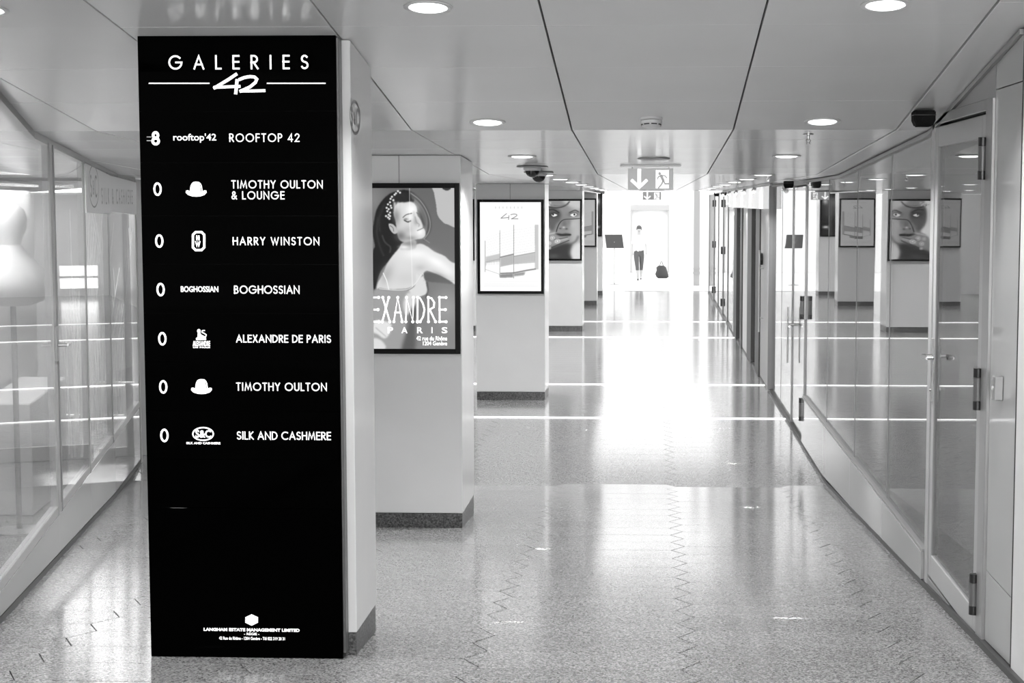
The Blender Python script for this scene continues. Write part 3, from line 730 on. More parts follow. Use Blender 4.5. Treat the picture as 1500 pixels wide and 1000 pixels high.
# ================================================================== POSTERS (flat prints painted into the mesh of the print)
class Paint:
    def __init__(s, w, h, x0, y0, x1, y1, bg=.5):
        s.w, s.h = w, h; s.x0, s.y0, s.x1, s.y1 = x0, y0, x1, y1
        s.a = np.full((h, w), float(bg)); s.X, s.Y = np.meshgrid(x0 + (np.arange(w) + .5) / w * (x1 - x0), y0 + (np.arange(h) + .5) / h * (y1 - y0)); s.k = w / (x1 - x0)
    def blur(s, m_, sig):
        sig *= s.k
        if sig < .3: return m_
        r = int(3 * sig) + 1; k = np.exp(-np.arange(-r, r + 1) ** 2 / (2 * sig * sig)); k /= k.sum()
        p = np.pad(m_, ((0, 0), (r, r)), 'edge'); o = sum(k[i] * p[:, i:i + s.w] for i in range(2 * r + 1))
        p = np.pad(o, ((r, r), (0, 0)), 'edge'); return sum(k[i] * p[i:i + s.h, :] for i in range(2 * r + 1))
    def mask(s, pts, smooth=True):
        P = [np.array(p, float) for p in pts]
        if smooth:
            Q = []; n = len(P)
            for i in range(n):
                a, b, c, d = P[i - 1], P[i], P[(i + 1) % n], P[(i + 2) % n]
                for t in (0, .2, .4, .6, .8): Q.append(.5 * ((2 * b) + (c - a) * t + (2 * a - 5 * b + 4 * c - d) * t * t + (3 * b - a - 3 * c + d) * t ** 3))
            P = Q
        m_ = np.zeros((s.h, s.w), bool); n = len(P)
        for i in range(n):
            x1, y1 = P[i]; x2, y2 = P[(i + 1) % n]
            if y1 == y2: continue
            c = (y1 > s.Y) != (y2 > s.Y)
            m_ ^= c & (s.X < (x2 - x1) * (s.Y - y1) / (y2 - y1) + x1)
        return m_.astype(float)
    def poly(s, pts, v, blur=.5, al=1.0, smooth=True, clip=None):
        m_ = s.blur(s.mask(pts, smooth), blur) * al
        if clip is not None: m_ = m_ * clip
        s.a = s.a * (1 - m_) + v * m_; return m_
    def line(s, pts, v, wd=1, blur=.4, al=1.0):
        m_ = np.zeros((s.h, s.w))
        for (xa, ya), (xb, yb) in zip(pts[:-1], pts[1:]):
            dx, dy = xb - xa, yb - ya; L = dx * dx + dy * dy + 1e-9
            t = np.clip(((s.X - xa) * dx + (s.Y - ya) * dy) / L, 0, 1)
            d = np.hypot(s.X - xa - t * dx, s.Y - ya - t * dy); m_ = np.maximum(m_, np.clip((wd / 2 - d) * s.k + .5, 0, 1))
        m_ = s.blur(m_, blur) * al; s.a = s.a * (1 - m_) + v * m_
    def blob(s, x, y, rx, ry, v, al=1.0, rot=0, p=2):
        c, sn = math.cos(rot), math.sin(rot); u = ((s.X - x) * c + (s.Y - y) * sn) / rx; w_ = (-(s.X - x) * sn + (s.Y - y) * c) / ry
        m_ = np.exp(-(u * u + w_ * w_) ** (p / 2)) * al; s.a = s.a * (1 - m_) + v * m_
def smooth_line(P):
    P = [np.array(p, float) for p in P]; Q = []
    for i in range(len(P) - 1):
        a, b, c, d = P[max(i - 1, 0)], P[i], P[i + 1], P[min(i + 2, len(P) - 1)]
        for t in (0, .25, .5, .75): Q.append(tuple(.5 * ((2 * b) + (c - a) * t + (2 * a - 5 * b + 4 * c - d) * t * t + (3 * b - a - 3 * c + d) * t ** 3)))
    return Q + [tuple(P[-1])]
def picture_mesh(name, A, x0, x1, z0, z1, y, m_, parent, flip=False):
    """A: display-referred grey raster, row 0 on top"""
    if flip: A = A[:, ::-1]
    h, w_ = A.shape; A = np.clip(A, 0, 1); lin = np.where(A <= .04045, A / 12.92, ((A + .055) / 1.055) ** 2.4)
    off = parent.matrix_basis.translation
    xs = np.linspace(x0, x1, w_ + 1) - off.x; zs = np.linspace(z1, z0, h + 1) - off.z
    X, Z = np.meshgrid(xs, zs); V = np.stack([X, np.full_like(X, y - off.y), Z], -1).reshape(-1, 3)
    j, i = np.meshgrid(np.arange(h), np.arange(w_), indexing='ij'); b0 = (j * (w_ + 1) + i).ravel()
    Fc = np.stack([b0, b0 + w_ + 1, b0 + w_ + 2, b0 + 1], -1)
    me = bpy.data.meshes.new(name); me.vertices.add(len(V)); me.vertices.foreach_set('co', V.ravel())
    me.loops.add(Fc.size); me.loops.foreach_set('vertex_index', Fc.ravel()); me.polygons.add(len(Fc)); me.polygons.foreach_set('loop_start', np.arange(0, Fc.size, 4)); me.polygons.foreach_set('loop_total', np.full(len(Fc), 4))
    me.update(calc_edges=True)
    at = me.color_attributes.new('print', 'FLOAT_COLOR', 'CORNER'); c = np.repeat(lin.ravel(), 4); at.data.foreach_set('color', np.stack([c, c, c, np.ones_like(c)], -1).ravel())
    me.materials.append(m_); o = bpy.data.objects.new(name, me); col.objects.link(o); o.parent = parent; return o
def print_mat(name, refl, emis):
    m_ = bpy.data.materials.new(name); m_.use_nodes = True; nt = m_.node_tree; b = nt.nodes['Principled BSDF']
    a = nt.nodes.new('ShaderNodeAttribute'); a.attribute_name = 'print'
    v = nt.nodes.new('ShaderNodeVectorMath'); v.operation = 'SCALE'; v.inputs['Scale'].default_value = refl
    nt.links.new(a.outputs['Color'], v.inputs[0]); nt.links.new(v.outputs[0], b.inputs['Base Color']); nt.links.new(a.outputs['Color'], b.inputs['Emission Color'])
    b.inputs['Emission Strength'].default_value = emis; b.inputs['Roughness'].default_value = .25; b.inputs['Specular IOR Level'].default_value = .12; return m_
PM = {'a': print_mat('backlit_print_portrait', .12, .92), 'b': print_mat('backlit_print_building', .15, .92), 'c': print_mat('backlit_print_face', .12, .85), 'd': print_mat('backlit_print_dim', .15, .62)}
def poster(name, label, x0, x1, z0, z1, y, A, pm, flip=False, fr=.035, group=None, lean=None):
    p = empty(name, ((x0 + x1) / 2, y, z0), label, 'poster', group)
    d = .03
    for nm, q in (('frame_bar', (x0, x0 + fr, z0, z1)), ('frame_bar', (x1 - fr, x1, z0, z1)), ('frame_bar', (x0 + fr, x1 - fr, z0, z0 + fr)), ('frame_bar', (x0 + fr, x1 - fr, z1 - fr, z1))):
        MB().box(q[0], q[1], y - d, y - .0005, q[2], q[3]).build(nm, M['black'], p, bevel=.002)
    MB().box(x0 + fr, x1 - fr, y - d + .012, y - .001, z0 + fr, z1 - fr).build('light_box', M['whiteplastic'], p)
    picture_mesh('print', A, x0 + fr, x1 - fr, z0 + fr, z1 - fr, y - d + .010, pm, p, flip)
    return p
# --- portrait of a woman with a jewelled headband (drawn in the pixel frame of the flat print)
P = Paint(280, 406, 500, 276.5, 663, 511, .40)
P.a += (P.Y - 276) / 235 * .12 + .1 * np.exp(-((P.X - 540) / 22) ** 2 - ((P.Y - 290) / 25) ** 2)
P.poly([(631, 270), (633, 283), (636, 300), (638, 315), (645, 325), (653, 329), (668, 329), (670, 270)], .74, .5)
P.poly([(645, 276), (648, 279), (652, 280), (657, 278), (660, 270), (644, 268)], .22, .5)
P.poly([(520, 400), (528, 380), (540, 372), (551, 340), (541, 420), (540, 520), (495, 520), (500, 420)], .5, 4)
hairp = [(578, 281), (567, 285), (556, 295), (548, 308), (544, 325), (542, 340), (544, 355), (545, 361), (542, 368), (541, 385), (541, 410), (544, 425), (552, 400), (565, 383), (582, 365), (590, 350), (592, 320), (605, 290), (598, 281), (588, 279)]
P.poly(hairp, .13, .7)
P.poly([(597, 281), (607, 286), (618, 297), (626, 312), (629, 326), (628, 338), (622, 348), (617, 352), (622, 336), (623, 322), (617, 306), (608, 295), (600, 292)], .34, 1.0)
P.line(smooth_line([(599, 284), (612, 294), (622, 309), (627, 326), (625, 340), (618, 350)]), .66, 1.0, .5)
P.line(smooth_line([(604, 292), (616, 306), (622, 322), (621, 338)]), .55, 1.0, .7, .8)
P.line(smooth_line([(600, 300), (611, 311), (618, 330)]), .2, 2.0, 1.2, .6)
P.line(smooth_line([(617, 350), (622, 353), (626, 356)]), .6, .8, .5)
P.line(smooth_line([(550, 320), (548, 340), (552, 360), (558, 375)]), .26, 1.6, 1.3); P.line(smooth_line([(556, 345), (560, 355), (568, 362), (567, 370)]), .5, 1.3, .9, .6)
P.line(smooth_line([(560, 300), (552, 320), (553, 340)]), .24, 2, 1.6)
# back and shoulders, arm
sh = [(582, 362), (586, 357), (600, 360), (612, 357), (622, 361), (634, 369), (648, 375), (657, 383), (668, 390), (670, 417), (655, 412), (642, 404), (630, 399), (620, 397), (614, 405), (606, 416), (590, 423), (566, 424), (552, 422), (547, 424), (549, 414), (556, 402), (562, 388), (570, 376)]
P.poly(sh, .86, .7)
P.poly([(590, 352), (605, 352), (606, 362), (600, 366), (588, 366), (582, 364)], .72, 1.0)
m_b = P.blur(P.mask(sh), .7)
P.blob(562, 402, 9, 16, .58, .55, .4); P.blob(590, 408, 24, 12, .74, .4); P.blob(612, 392, 9, 5, .70, .5); P.blob(606, 372, 20, 8, .99, .7); P.blob(636, 384, 18, 7, 1.0, .8, .5); P.blob(652, 396, 12, 6, .97, .6, .6)
P.blob(588, 362, 7, 3, 1.0, .7); P.blob(640, 402, 12, 3, .6, .5, .4)
# face
face = [(577, 300), (590, 296), (601, 297), (607, 304), (608, 315), (612, 321), (616, 330), (616, 333), (619, 337), (620, 344), (616, 349), (606, 351), (598, 353), (590, 355), (582, 352), (578, 342), (576, 325), (573, 312)]
P.poly(face, .84, .7)
P.blob(600, 308, 9, 10, 1.0, .85); P.blob(592, 334, 10, 9, .80, .5); P.blob(583, 346, 9, 8, .38, .75); P.blob(598, 349, 9, 3.5, .5, .6); P.blob(596, 357, 10, 3.5, .48, .55); P.blob(612, 340, 6, 6, 1.0, .7); P.blob(606, 326, 4, 5, .68, .55)
P.blob(577, 318, 6, 13, .42, .6); P.blob(594, 337, 6, 5, .66, .4); P.line(smooth_line([(603, 311), (604, 320), (606, 328)]), .6, 2.2, 1.4, .6)
for x in (575, 580, 586): P.blob(x, 300, 2.3, 7.5, .86, .8)
P.poly([(577, 284), (596, 284), (598, 294), (590, 297), (580, 296), (574, 296)], .16, 1.0)
P.line(smooth_line([(587, 319), (592, 315), (600, 313)]), .36, 1.2, .4); P.line(smooth_line([(589, 323), (594, 325.5), (598, 324)]), .22, 1.6, .5); P.blob(598, 319, 3.5, 2.6, .95, .8); P.blob(591, 321.5, 3, 1.5, .42, .7)
P.line(smooth_line([(607, 312), (612, 315)]), .4, 1.0, .5); P.line(smooth_line([(605, 318), (607, 326), (611, 329), (610, 332)]), .55, 1.2, .6, .7); P.line(smooth_line([(608, 338), (613, 336), (617, 334)]), .5, 1.1, .4)
P.poly([(566, 328), (572, 329), (577, 334), (579, 340), (575, 343), (571, 341), (567, 335)], .74, .5); P.line(smooth_line([(568, 331), (572, 334), (573, 339)]), .35, .9, .4)
for x, y in ((580, 281), (583, 283), (577, 284), (575, 286), (571, 289), (569, 292), (573, 294), (568, 297), (565, 300), (569, 302), (563, 305), (566, 307), (570, 305), (564, 310), (568, 312), (566, 315), (562, 317), (565, 319), (568, 317), (567, 321)):
    P.blob(x, y, 1.6, 1.6, .97, .95, 0, 3); P.blob(x + .8, y + .9, .5, .5, .45, .5)
# dress and drape
P.poly([(606, 401), (612, 406), (618, 404), (620, 415), (622, 428), (612, 434), (598, 436), (592, 428), (604, 418)], .86, .6)
P.poly([(546, 424), (566, 425), (592, 424), (596, 436), (586, 452), (590, 480), (585, 511), (540, 515), (541, 440)], .62, 1.2)
P.line([(557, 400), (562, 411), (565, 424)], .96, 1.2, .3); P.line(smooth_line([(551, 423), (575, 425), (595, 423), (606, 413), (613, 402)]), .92, .9, .3); P.line([(616, 401), (619, 408)], .95, .9, .3); P.line([(616, 411), (665, 411)], .72, .5, .3)
P.poly([(619, 399), (640, 403), (660, 415), (640, 414), (620, 411)], .38, .8); P.line([(622, 413), (623, 425), (620, 436)], .2, 1.2, 1)
P.poly([(594, 428), (606, 438), (600, 452), (590, 462), (586, 445)], .84, 1.5)
P.poly([(600, 450), (594, 475), (583, 515), (602, 515), (604, 480), (606, 455)], .36, 2.5)
P.poly([(544, 470), (556, 470), (568, 475), (566, 488), (558, 496), (548, 490), (540, 485)], .88, 1.2); P.poly([(540, 496), (552, 498), (560, 508), (555, 512), (540, 512)], .86, 1.2); P.line([(545, 480), (560, 493)], .65, 1, .8)
P.blob(650, 450, 22, 30, .72, .5); P.blob(640, 500, 25, 20, .55, .4); P.line([(597, 270), (597, 330), (599, 365), (600, 420)], .98, .9, .3, .6)
portrait = P.a
pr = at_y(671, 268, Y2); pb_ = at_y(676, 518, Y2); PX1 = (pr.x + pb_.x) / 2 + .003; PX0 = PX1 - .86; PZ1, PZ0 = pr.z, pb_.z
post2 = poster('portrait_lightbox', 'tall black-framed poster of a woman with a jewelled headband on the second column', PX0, PX1, PZ0, PZ1, Y2, portrait, PM['a'], fr=.036)
F2 = front3(.0215, Y2)
def ptxt(fn, *a): return fn
tb = MB()
def P2(px, py): q = at_y(px, py, Y2 - .021); return (q.x, q.z)
# tall display capitals with dotted stroke ends
def disp(ch, a, b):
    tb = MB()
    x0, zb = P2(a, 471); x1, _ = P2(b, 471); _, zt = P2(a, 435.5)
    W_ = x1 - x0; H_ = zt - zb; wd = 2.6 / 207
    st = {'E': [[(1, 1), (.1, 1), (.1, 0), (1, 0)], [(.1, .5), (.9, .5)]], 'X': [[(0, 0), (.9, 1)], [(.1, 1), (1, 0)]], 'A': [[(0, 0), (.5, 1), (1, 0)], [(.2, .38), (.8, .38)]], 'N': [[(0, 0), (.12, 1), (.88, 0), (1, 1)]],
          'D': [[(.05, 0), (.1, 1), (.4, .98), (.8, .75), (1, .5), (.8, .2), (.4, .0), (.05, 0)]], 'R': [[(.1, 0), (.1, 1), (.5, .97), (.85, .8), (.8, .6), (.15, .48)], [(.3, .48), (1, 0)]], 'L': [[(.1, 1), (.1, 0), (1, 0)]]}[ch]
    for s_ in st:
        ribbon(tb, [(x0 + p[0] * W_, zb + p[1] * H_) for p in s_], wd, F2)
        for p in s_:
            if p[1] in (0, 1) or p in ((.9, .5),): fillpoly(tb, [(x0 + p[0] * W_ + 2.3 / 207 * math.cos(t), zb + p[1] * H_ + 2.3 / 207 * math.sin(t)) for t in [2 * math.pi * i / 10 for i in range(10)]], front3(.0213, Y2))
    tb.build('letter', M['posterwhite'], post2)
M['posterwhite'] = mat('print_white', .9, .4, emis=1.0)
for ch, a, b in (('A', 510, 522), ('L', 527, 537), ('E', 543.5, 555), ('X', 560, 571), ('A', 577, 589), ('N', 594.5, 606), ('D', 611, 622), ('R', 626.5, 638), ('E', 643, 653.5)): disp(ch, a, b)
def pfont(t, a, b, yt, yb, off=.02):
    p, q, tp = P2(a, yb), P2(b, yb), P2(a, yt); 
    o = font_text('small_lettering' if len(t) > 1 else 'letter', t, p[0], q[0], p[1], tp[1] - p[1], F2, M['posterwhite'], post2, off)
    if len(t) > 1: o['kind'] = 'stuff'
pfont('P', 568, 576, 479, 488); pfont('A', 588, 597, 479, 488); pfont('R', 611, 619.5, 479, 488); pfont('I', 632, 633.6, 479, 488); pfont('S', 647, 655.5, 479, 488)
pfont('42 rue du Rhône', 610, 655, 492, 498.5); pfont('1204 Genève', 619.5, 655, 499.5, 505.8)

# --- drawing of the arcade building
B = Paint(200, 284, 90, 88, 675, 920, .99)
for k in range(11):
    y = 350 + k * 24; B.line([(150, y + 70), (280, y + 30), (410, y), (620, y - 30)], .90, 2.5, 1.5, .5 if k < 9 else .8)
B.poly([(145, 600), (280, 570), (280, 640), (145, 655)], .86, 4, smooth=False); B.poly([(285, 600), (408, 572), (408, 665), (285, 690)], .80, 3, smooth=False); B.poly([(415, 590), (618, 555), (618, 645), (415, 665)], .84, 3, smooth=False)
for x in range(150, 620, 16): B.line([(x, 590 + (620 - x) * .07), (x, 650 + (620 - x) * .06)], .74, 2.0, 1.2, .6)
B.line([(280, 604), (410, 574)], .52, 7, 1.5); B.line([(415, 596), (618, 556)], .66, 5, 1.5); B.line([(145, 648), (280, 618)], .68, 4, 1.5)
B.poly([(620, 300), (648, 300), (650, 715), (622, 715)], .86, 4, smooth=False)
for x, a, b, v in ((138, 450, 740, .60), (280, 350, 770, .62), (414, 300, 800, .50), (620, 300, 715, .76)): B.line([(x, a), (x - 2, b)], v, 4, 1.3)
B.line([(280, 690), (410, 665), (620, 650)], .80, 4, 2); B.line([(285, 755), (410, 750), (540, 725), (622, 712)], .46, 9, 3); B.poly([(275, 765), (405, 755), (405, 790), (280, 795)], .62, 4, smooth=False); B.poly([(415, 755), (520, 742), (512, 768), (415, 780)], .66, 5, smooth=False)
B.line([(145, 655), (135, 715), (270, 760)], .86, 4, 2)
for pts in ([(345, 195), (318, 215), (292, 237)], [(292, 237), (330, 234), (365, 230)], [(368, 212), (364, 250)], [(385, 205), (415, 198), (440, 202), (442, 214), (415, 232), (392, 243)], [(392, 243), (455, 243)]):
    B.line(smooth_line(pts), .42, 4.5, 1.2)
for k, x in enumerate(range(240, 510, 36)): B.line([(x, 130), (x, 146)], .88, 5, 2)
for k in range(7): B.line([(120, 830 + k * 12), (650, 830 + k * 12)], .95, 3, 2)
B.a = np.where(B.a < .97, .5 + (B.a - .5) * .92 - .05, B.a); building = B.a
tl3 = at_y(697, 292, Y3); br3 = at_y(795, 430, Y3)
A0, A1 = CXL + .012, CXR - .012
def pz(y, top, bot, x): return at_y(x, top, y).z, at_y(x, bot, y).z
z1, z0 = pz(Y3, 292, 430, 745)
poster('framed_drawing', 'bright black-framed lightbox with a pale drawing of the arcade building on the third column', A0 + .01, A1, z0, z1, Y3, building, PM['b'])
# --- face behind ringed fingers (drawn mirror-reversed, in the frame of its reflection)
Q = Paint(180, 300, 115, 150, 552, 885, .62)
Q.a = Q.a + .14 * np.exp(-((Q.X - 150) / 70) ** 2) - .05
Q.poly([(480, 120), (560, 120), (560, 900), (520, 620), (450, 545), (440, 510), (480, 460), (500, 380), (490, 250)], .95, 10)
Q.poly([(340, 260), (480, 230), (495, 380), (440, 520), (400, 520), (370, 440), (330, 390)], .40, 14)
Q.poly([(110, 140), (300, 140), (250, 200), (200, 230), (110, 240)], .80, 16); Q.blob(200, 450, 40, 60, .80, .5); Q.blob(165, 560, 50, 60, .72, .4)
Q.line(smooth_line([(230, 160), (270, 205), (330, 232), (420, 236), (500, 200)]), .22, 12, 5); Q.line(smooth_line([(240, 190), (330, 215), (400, 205)]), .45, 8, 4)
for x, y in ((440, 175), (465, 190), (490, 175), (480, 210), (450, 205), (515, 190)): Q.blob(x, y, 12, 12, .92, .8); Q.blob(x + 8, y + 8, 6, 6, .35, .5)
Q.blob(180, 318, 58, 34, .30, .8, .1); Q.blob(400, 325, 58, 36, .20, .85, -.1)
Q.line(smooth_line([(130, 290), (170, 268), (230, 300)]), .25, 11, 5); Q.line(smooth_line([(345, 300), (400, 262), (465, 265)]), .2, 13, 5)
Q.poly([(150, 322), (178, 305), (222, 328), (185, 350)], .96, 3); Q.blob(176, 322, 11, 14, .15, .95, 0, 4)
Q.poly([(362, 330), (400, 312), (425, 328), (400, 350)], .97, 3); Q.blob(408, 322, 11, 13, .12, .95, 0, 4)
Q.line(smooth_line([(120, 372), (200, 380), (290, 388), (335, 430), (360, 490), (372, 540)]), .16, 9, 3)
Q.blob(285, 440, 34, 60, .42, .7); Q.blob(292, 485, 16, 12, .85, .8); Q.blob(262, 505, 14, 10, .2, .6); Q.blob(330, 500, 14, 10, .25, .6); Q.blob(235, 420, 22, 60, .45, .5)
Q.poly([(215, 570), (270, 560), (310, 566), (370, 560), (400, 580), (330, 600), (230, 598)], .26, 7)
Q.line(smooth_line([(215, 578), (300, 582), (390, 574)]), .1, 7, 3)
Q.poly([(230, 600), (330, 605), (390, 560), (470, 580), (530, 620), (530, 760), (420, 735), (300, 690), (240, 650)], .58, 10)
Q.line(smooth_line([(250, 610), (330, 630), (400, 640)]), .25, 8, 4); Q.line(smooth_line([(235, 650), (320, 690), (420, 740), (520, 800)]), .22, 9, 4)
Q.line(smooth_line([(250, 628), (320, 650), (390, 680)]), .78, 16, 8, .7)
Q.line(smooth_line([(390, 556), (450, 570), (510, 590)]), .82, 14, 6, .8)
Q.poly([(210, 700), (300, 690), (420, 740), (530, 790), (560, 900), (200, 900), (230, 820)], .24, 16); Q.blob(400, 850, 60, 30, .4, .5)
Q.line(smooth_line([(135, 600), (160, 660), (210, 700), (240, 760), (225, 850)]), .3, 20, 10, .7); Q.poly([(110, 690), (180, 720), (210, 800), (190, 900), (110, 900)], .85, 14)
for x, y, r in ((415, 620, 26), (360, 660, 30), (455, 688, 26), (480, 628, 22), (450, 748, 20)):
    Q.blob(x, y, r, r * .95, .9, .95, .4, 5)
    for k in range(6): Q.blob(x + r * .5 * math.cos(k), y + r * .5 * math.sin(k * 1.0), 5, 5, .3, .7)
    Q.blob(x, y, 5, 5, .98)
facepic = Q.a
z1, z0 = pz(Y4, 291.5, 381.5, 825)
poster('framed_portrait', 'black-framed poster of a face behind fingers with jewelled rings on the fourth column', A0, A1, z0, z1, Y4, facepic, PM['c'], flip=True)
z1, z0 = pz(Y5, 290.5, 361.5, 860)
poster('framed_drawing', 'small grey framed building drawing on the fifth column', A0, A1, z0, z1, Y5, building * .82, PM['d'])
D = Paint(100, 150, 0, 0, 100, 150, .16); D.blob(60, 30, 30, 20, .6, .7); D.blob(70, 60, 25, 35, .38, .8); D.blob(85, 120, 10, 5, .95, .9); D.blob(40, 100, 30, 20, .08, .8); D.blob(88, 25, 8, 10, .9, .8)
z1, z0 = pz(Y6, 283, 346, 878)
poster('framed_portrait', 'narrow-looking dark framed poster on the farthest column', A0, A1, z0, z1, Y6, D.a, PM['c'])
z1, z0 = pz(Y4, 291.5, 381.5, 690)
poster('framed_portrait', 'framed face poster on the rear-row column, seen as a ghost reflection at far right', -4.33, -3.47, z0, z1, Y4, facepic, PM['d'], flip=True)
z1, z0 = pz(Y5, 290.5, 361.5, 690)
poster('framed_drawing', 'framed building drawing on the last rear-row column', -4.33, -3.47, z0, z1, Y5, building * .7, PM['d'])
# ================================================================== CEILING FITTINGS
def ceil_rot(y):
    return (math.atan(-.144 if -1 < y < CEIL_A else (-.039 if y < CEIL_B and y >= CEIL_A else 0)), 0, 0)
def make_downlight():
    r = empty('downlight')
    MB().lathe([(.102, .0), (.102, -.004), (.094, -.006), (.082, -.005), (.078, .004), (.0775, .020)], n=40).build('trim_ring', M['whiteplastic'], r, smooth=True, local=True)
    MB().lathe([(.077, -.002), (.072, -.008), (.05, -.012), (.001, -.013)], n=32).build('lens', M['lamp'], r, smooth=True, local=True)
    return r
lamp_d = bpy.data.lights.new('lamp', 'AREA'); lamp_d.shape = 'DISK'; lamp_d.size = .14; lamp_d.energy = 22; lamp_d.spread = math.radians(125)
proto = None
specials = {(0, 1): 'lit round downlight at the top edge, in the ceiling right of the directory board', (2, 1): 'lit round downlight cut by the top edge at right, nearest of the right-hand row',
            (0, 2): 'lit round downlight in the ceiling between the second column and the dark central joint', (2, 2): 'lit round downlight right of the smoke detector, just before the ceiling bends',
            (0, 3): 'lit round downlight in front of the nearer dome camera', (2, 3): 'lit round downlight of the right-hand row just past the ceiling bend'}
for ci, x in enumerate((-.93, -2.8, .95)):
    for k in range(0, 17):
        y = 4.39 + 2.45 * k
        if x > -1.33 and y > 32.8: continue
        if proto is None: proto = make_downlight(); o = proto
        else: o = copy_tree(proto)
        o.location = (x, y, ceil_z(y) - .001); o.rotation_euler = ceil_rot(y)
        lab = specials.get((ci, k))
        if lab: tag(o, lab, 'ceiling light', 'recessed downlights')
        elif ci == 1: tag(o, 'lit round downlight in the ceiling of the left shop aisle', 'ceiling light', 'aisle downlights')
        elif k == 0: tag(o, 'lit round downlight overhead just out of view', 'ceiling light', 'overhead downlights')
        elif ci == 0: tag(o, 'tiny distant downlight of the left ceiling row beyond the dome cameras', 'ceiling light', 'distant left downlights')
        else: tag(o, 'tiny distant downlight of the right ceiling row beyond the exit sign', 'ceiling light', 'distant right downlights')
        L = bpy.data.objects.new('lamp', lamp_d); col.objects.link(L); L.location = o.location + Vector((0, 0, -.016)); L.visible_camera = True
        L.parent = None
        L.name = 'lamp'; L.rotation_euler = o.rotation_euler
        L['kind'] = 'structure'
for k in range(3):
    for x in (-.93, .95):
        y = 1.9 - 2.45 * k; L = bpy.data.objects.new('lamp', lamp_d); col.objects.link(L); L.location = (x, y, ceil_z(y) - .02)
# smoke detector
q = at_y(954, 174, 9.2)
sd = empty('smoke_detector', (q.x, 9.2, ceil_z(9.2)), 'round white smoke detector on the ceiling at the middle of the corridor', 'smoke detector', rot=ceil_rot(9.2))
MB().lathe([(.062, 0), (.062, -.012), (.056, -.014)], n=36).build('base', M['whiteplastic'], sd, smooth=True, local=True)
MB().lathe([(.050, -.014), (.050, -.017)], n=36).build('shadow_ring', M['gap'], sd, local=True)
MB().lathe([(.058, -.017), (.058, -.032), (.052, -.045), (.050, -.046)], n=36).build('body', M['whiteplastic'], sd, smooth=True, local=True)
for k in range(8):
    t0 = k * math.pi / 4; mb = MB(); n = 5
    vs = [(.0588 * math.cos(t0 + i * .12) * s, .0588 * math.sin(t0 + i * .12) * s, z) for z, s in ((-.036, .985), (-.042, .945)) for i in range(n + 1)]
    mb.add([(v[0] * 1.0, v[1] * 1.0, v[2]) for v in vs], [(i, i + 1, n + 2 + i, n + 1 + i) for i in range(n)]).build('vent_slot', M['dark'], sd, local=True)
MB().lathe([(.046, -.046), (.030, -.052), (.002, -.053)], n=30).build('cap', M['whiteplastic'], sd, smooth=True, local=True)
# round speaker plate
yy_ = 12.0; q = at_y(956, 229.5, yy_)
spk = empty('ceiling_speaker', (0.01, yy_, ceil_z(yy_)), 'flat grey round plate on the ceiling in front of the exit sign', 'speaker', rot=ceil_rot(yy_))
MB().lathe([(.118, 0), (.118, -.006), (.110, -.010)], n=40).build('ring', M['alu'], spk, smooth=True, local=True)
MB().lathe([(.108, -.009), (.05, -.012), (.001, -.013)], n=40).build('grille', M['alu'], spk, smooth=True, local=True)
# dome cameras
def dome(x, y, label):
    d = empty('dome_camera', (x, y, ceil_z(y)), label, 'security camera', 'dome cameras on the ceiling')
    MB().lathe([(.125, 0), (.125, -.004), (.115, -.009), (.06, -.012)], n=40).build('ceiling_plate', M['alu'], d, smooth=True, local=True)
    MB().lathe([(.070, -.010), (.070, -.028), (.062, -.034)], n=32).build('collar', M['whiteplastic'], d, smooth=True, local=True)
    MB().lathe([(.056 * math.cos(t), -.034 - .052 * math.sin(t)) for t in [math.pi / 2 * i / 8 for i in range(8)]] + [(.002, -.086)], n=30).build('dome', M['dome'], d, smooth=True, local=True)
    mb = MB(); mb.lathe([(.012, -.010), (.012, -.04)], n=12)
    return d
dome(-.945, 12.95, 'nearer black dome camera under a round ceiling plate, above the third column')
dome(-.948, 13.72, 'farther black dome camera hanging just right of the nearer one')
# turret cameras along the right margin
def turret(y, x, label, s=1.0, grp='block cameras on the right ceiling margin'):
    z = ceil_z(y) - .012
    d = empty('wall_camera', (x, y, z), label, 'security camera', grp)
    b = MB(); ww, dd, hh = .058 * s, .055 * s, .085 * s
    pr = [(-ww, 0), (ww, 0), (ww * .98, -hh * .62), (ww * .72, -hh), (-ww * .72, -hh), (-ww * .98, -hh * .62)]
    vs = [(p[0], -dd, p[1]) for p in pr] + [(p[0], dd, p[1]) for p in pr]; n = 6
    b.add(vs, [tuple(range(n)), tuple(range(2 * n - 1, n - 1, -1))] + [(i, (i + 1) % n, n + (i + 1) % n, n + i) for i in range(n)])
    b.build('housing', M['blackmatte'], d, local=True, bevel=.006 * s, seg=2)
    MB().box(-ww * 1.02, ww * 1.02, -dd * 1.02, dd * 1.02, -hh * .30, -hh * .27).build('joint_line', M['dark'], d, local=True)
    MB().tube((0, -dd * 1.02, -hh * .6), (0, -dd * 1.1, -hh * .6), .016 * s, n=18).build('lens', M['blackmatte'], d, local=True, smooth=True)
    return d
turret(8.95, 1.455, 'large black block-shaped camera under the ceiling left of the near glass door')
turret(17.6, 1.45, 'small black block-shaped camera at the end of the light track', .9)
turret(33.5, 1.45, 'tiny black camera on the distant right ceiling edge, right one of the pair')
turret(37.2, 1.45, 'tiny black camera on the distant right ceiling edge, left one of the pair')
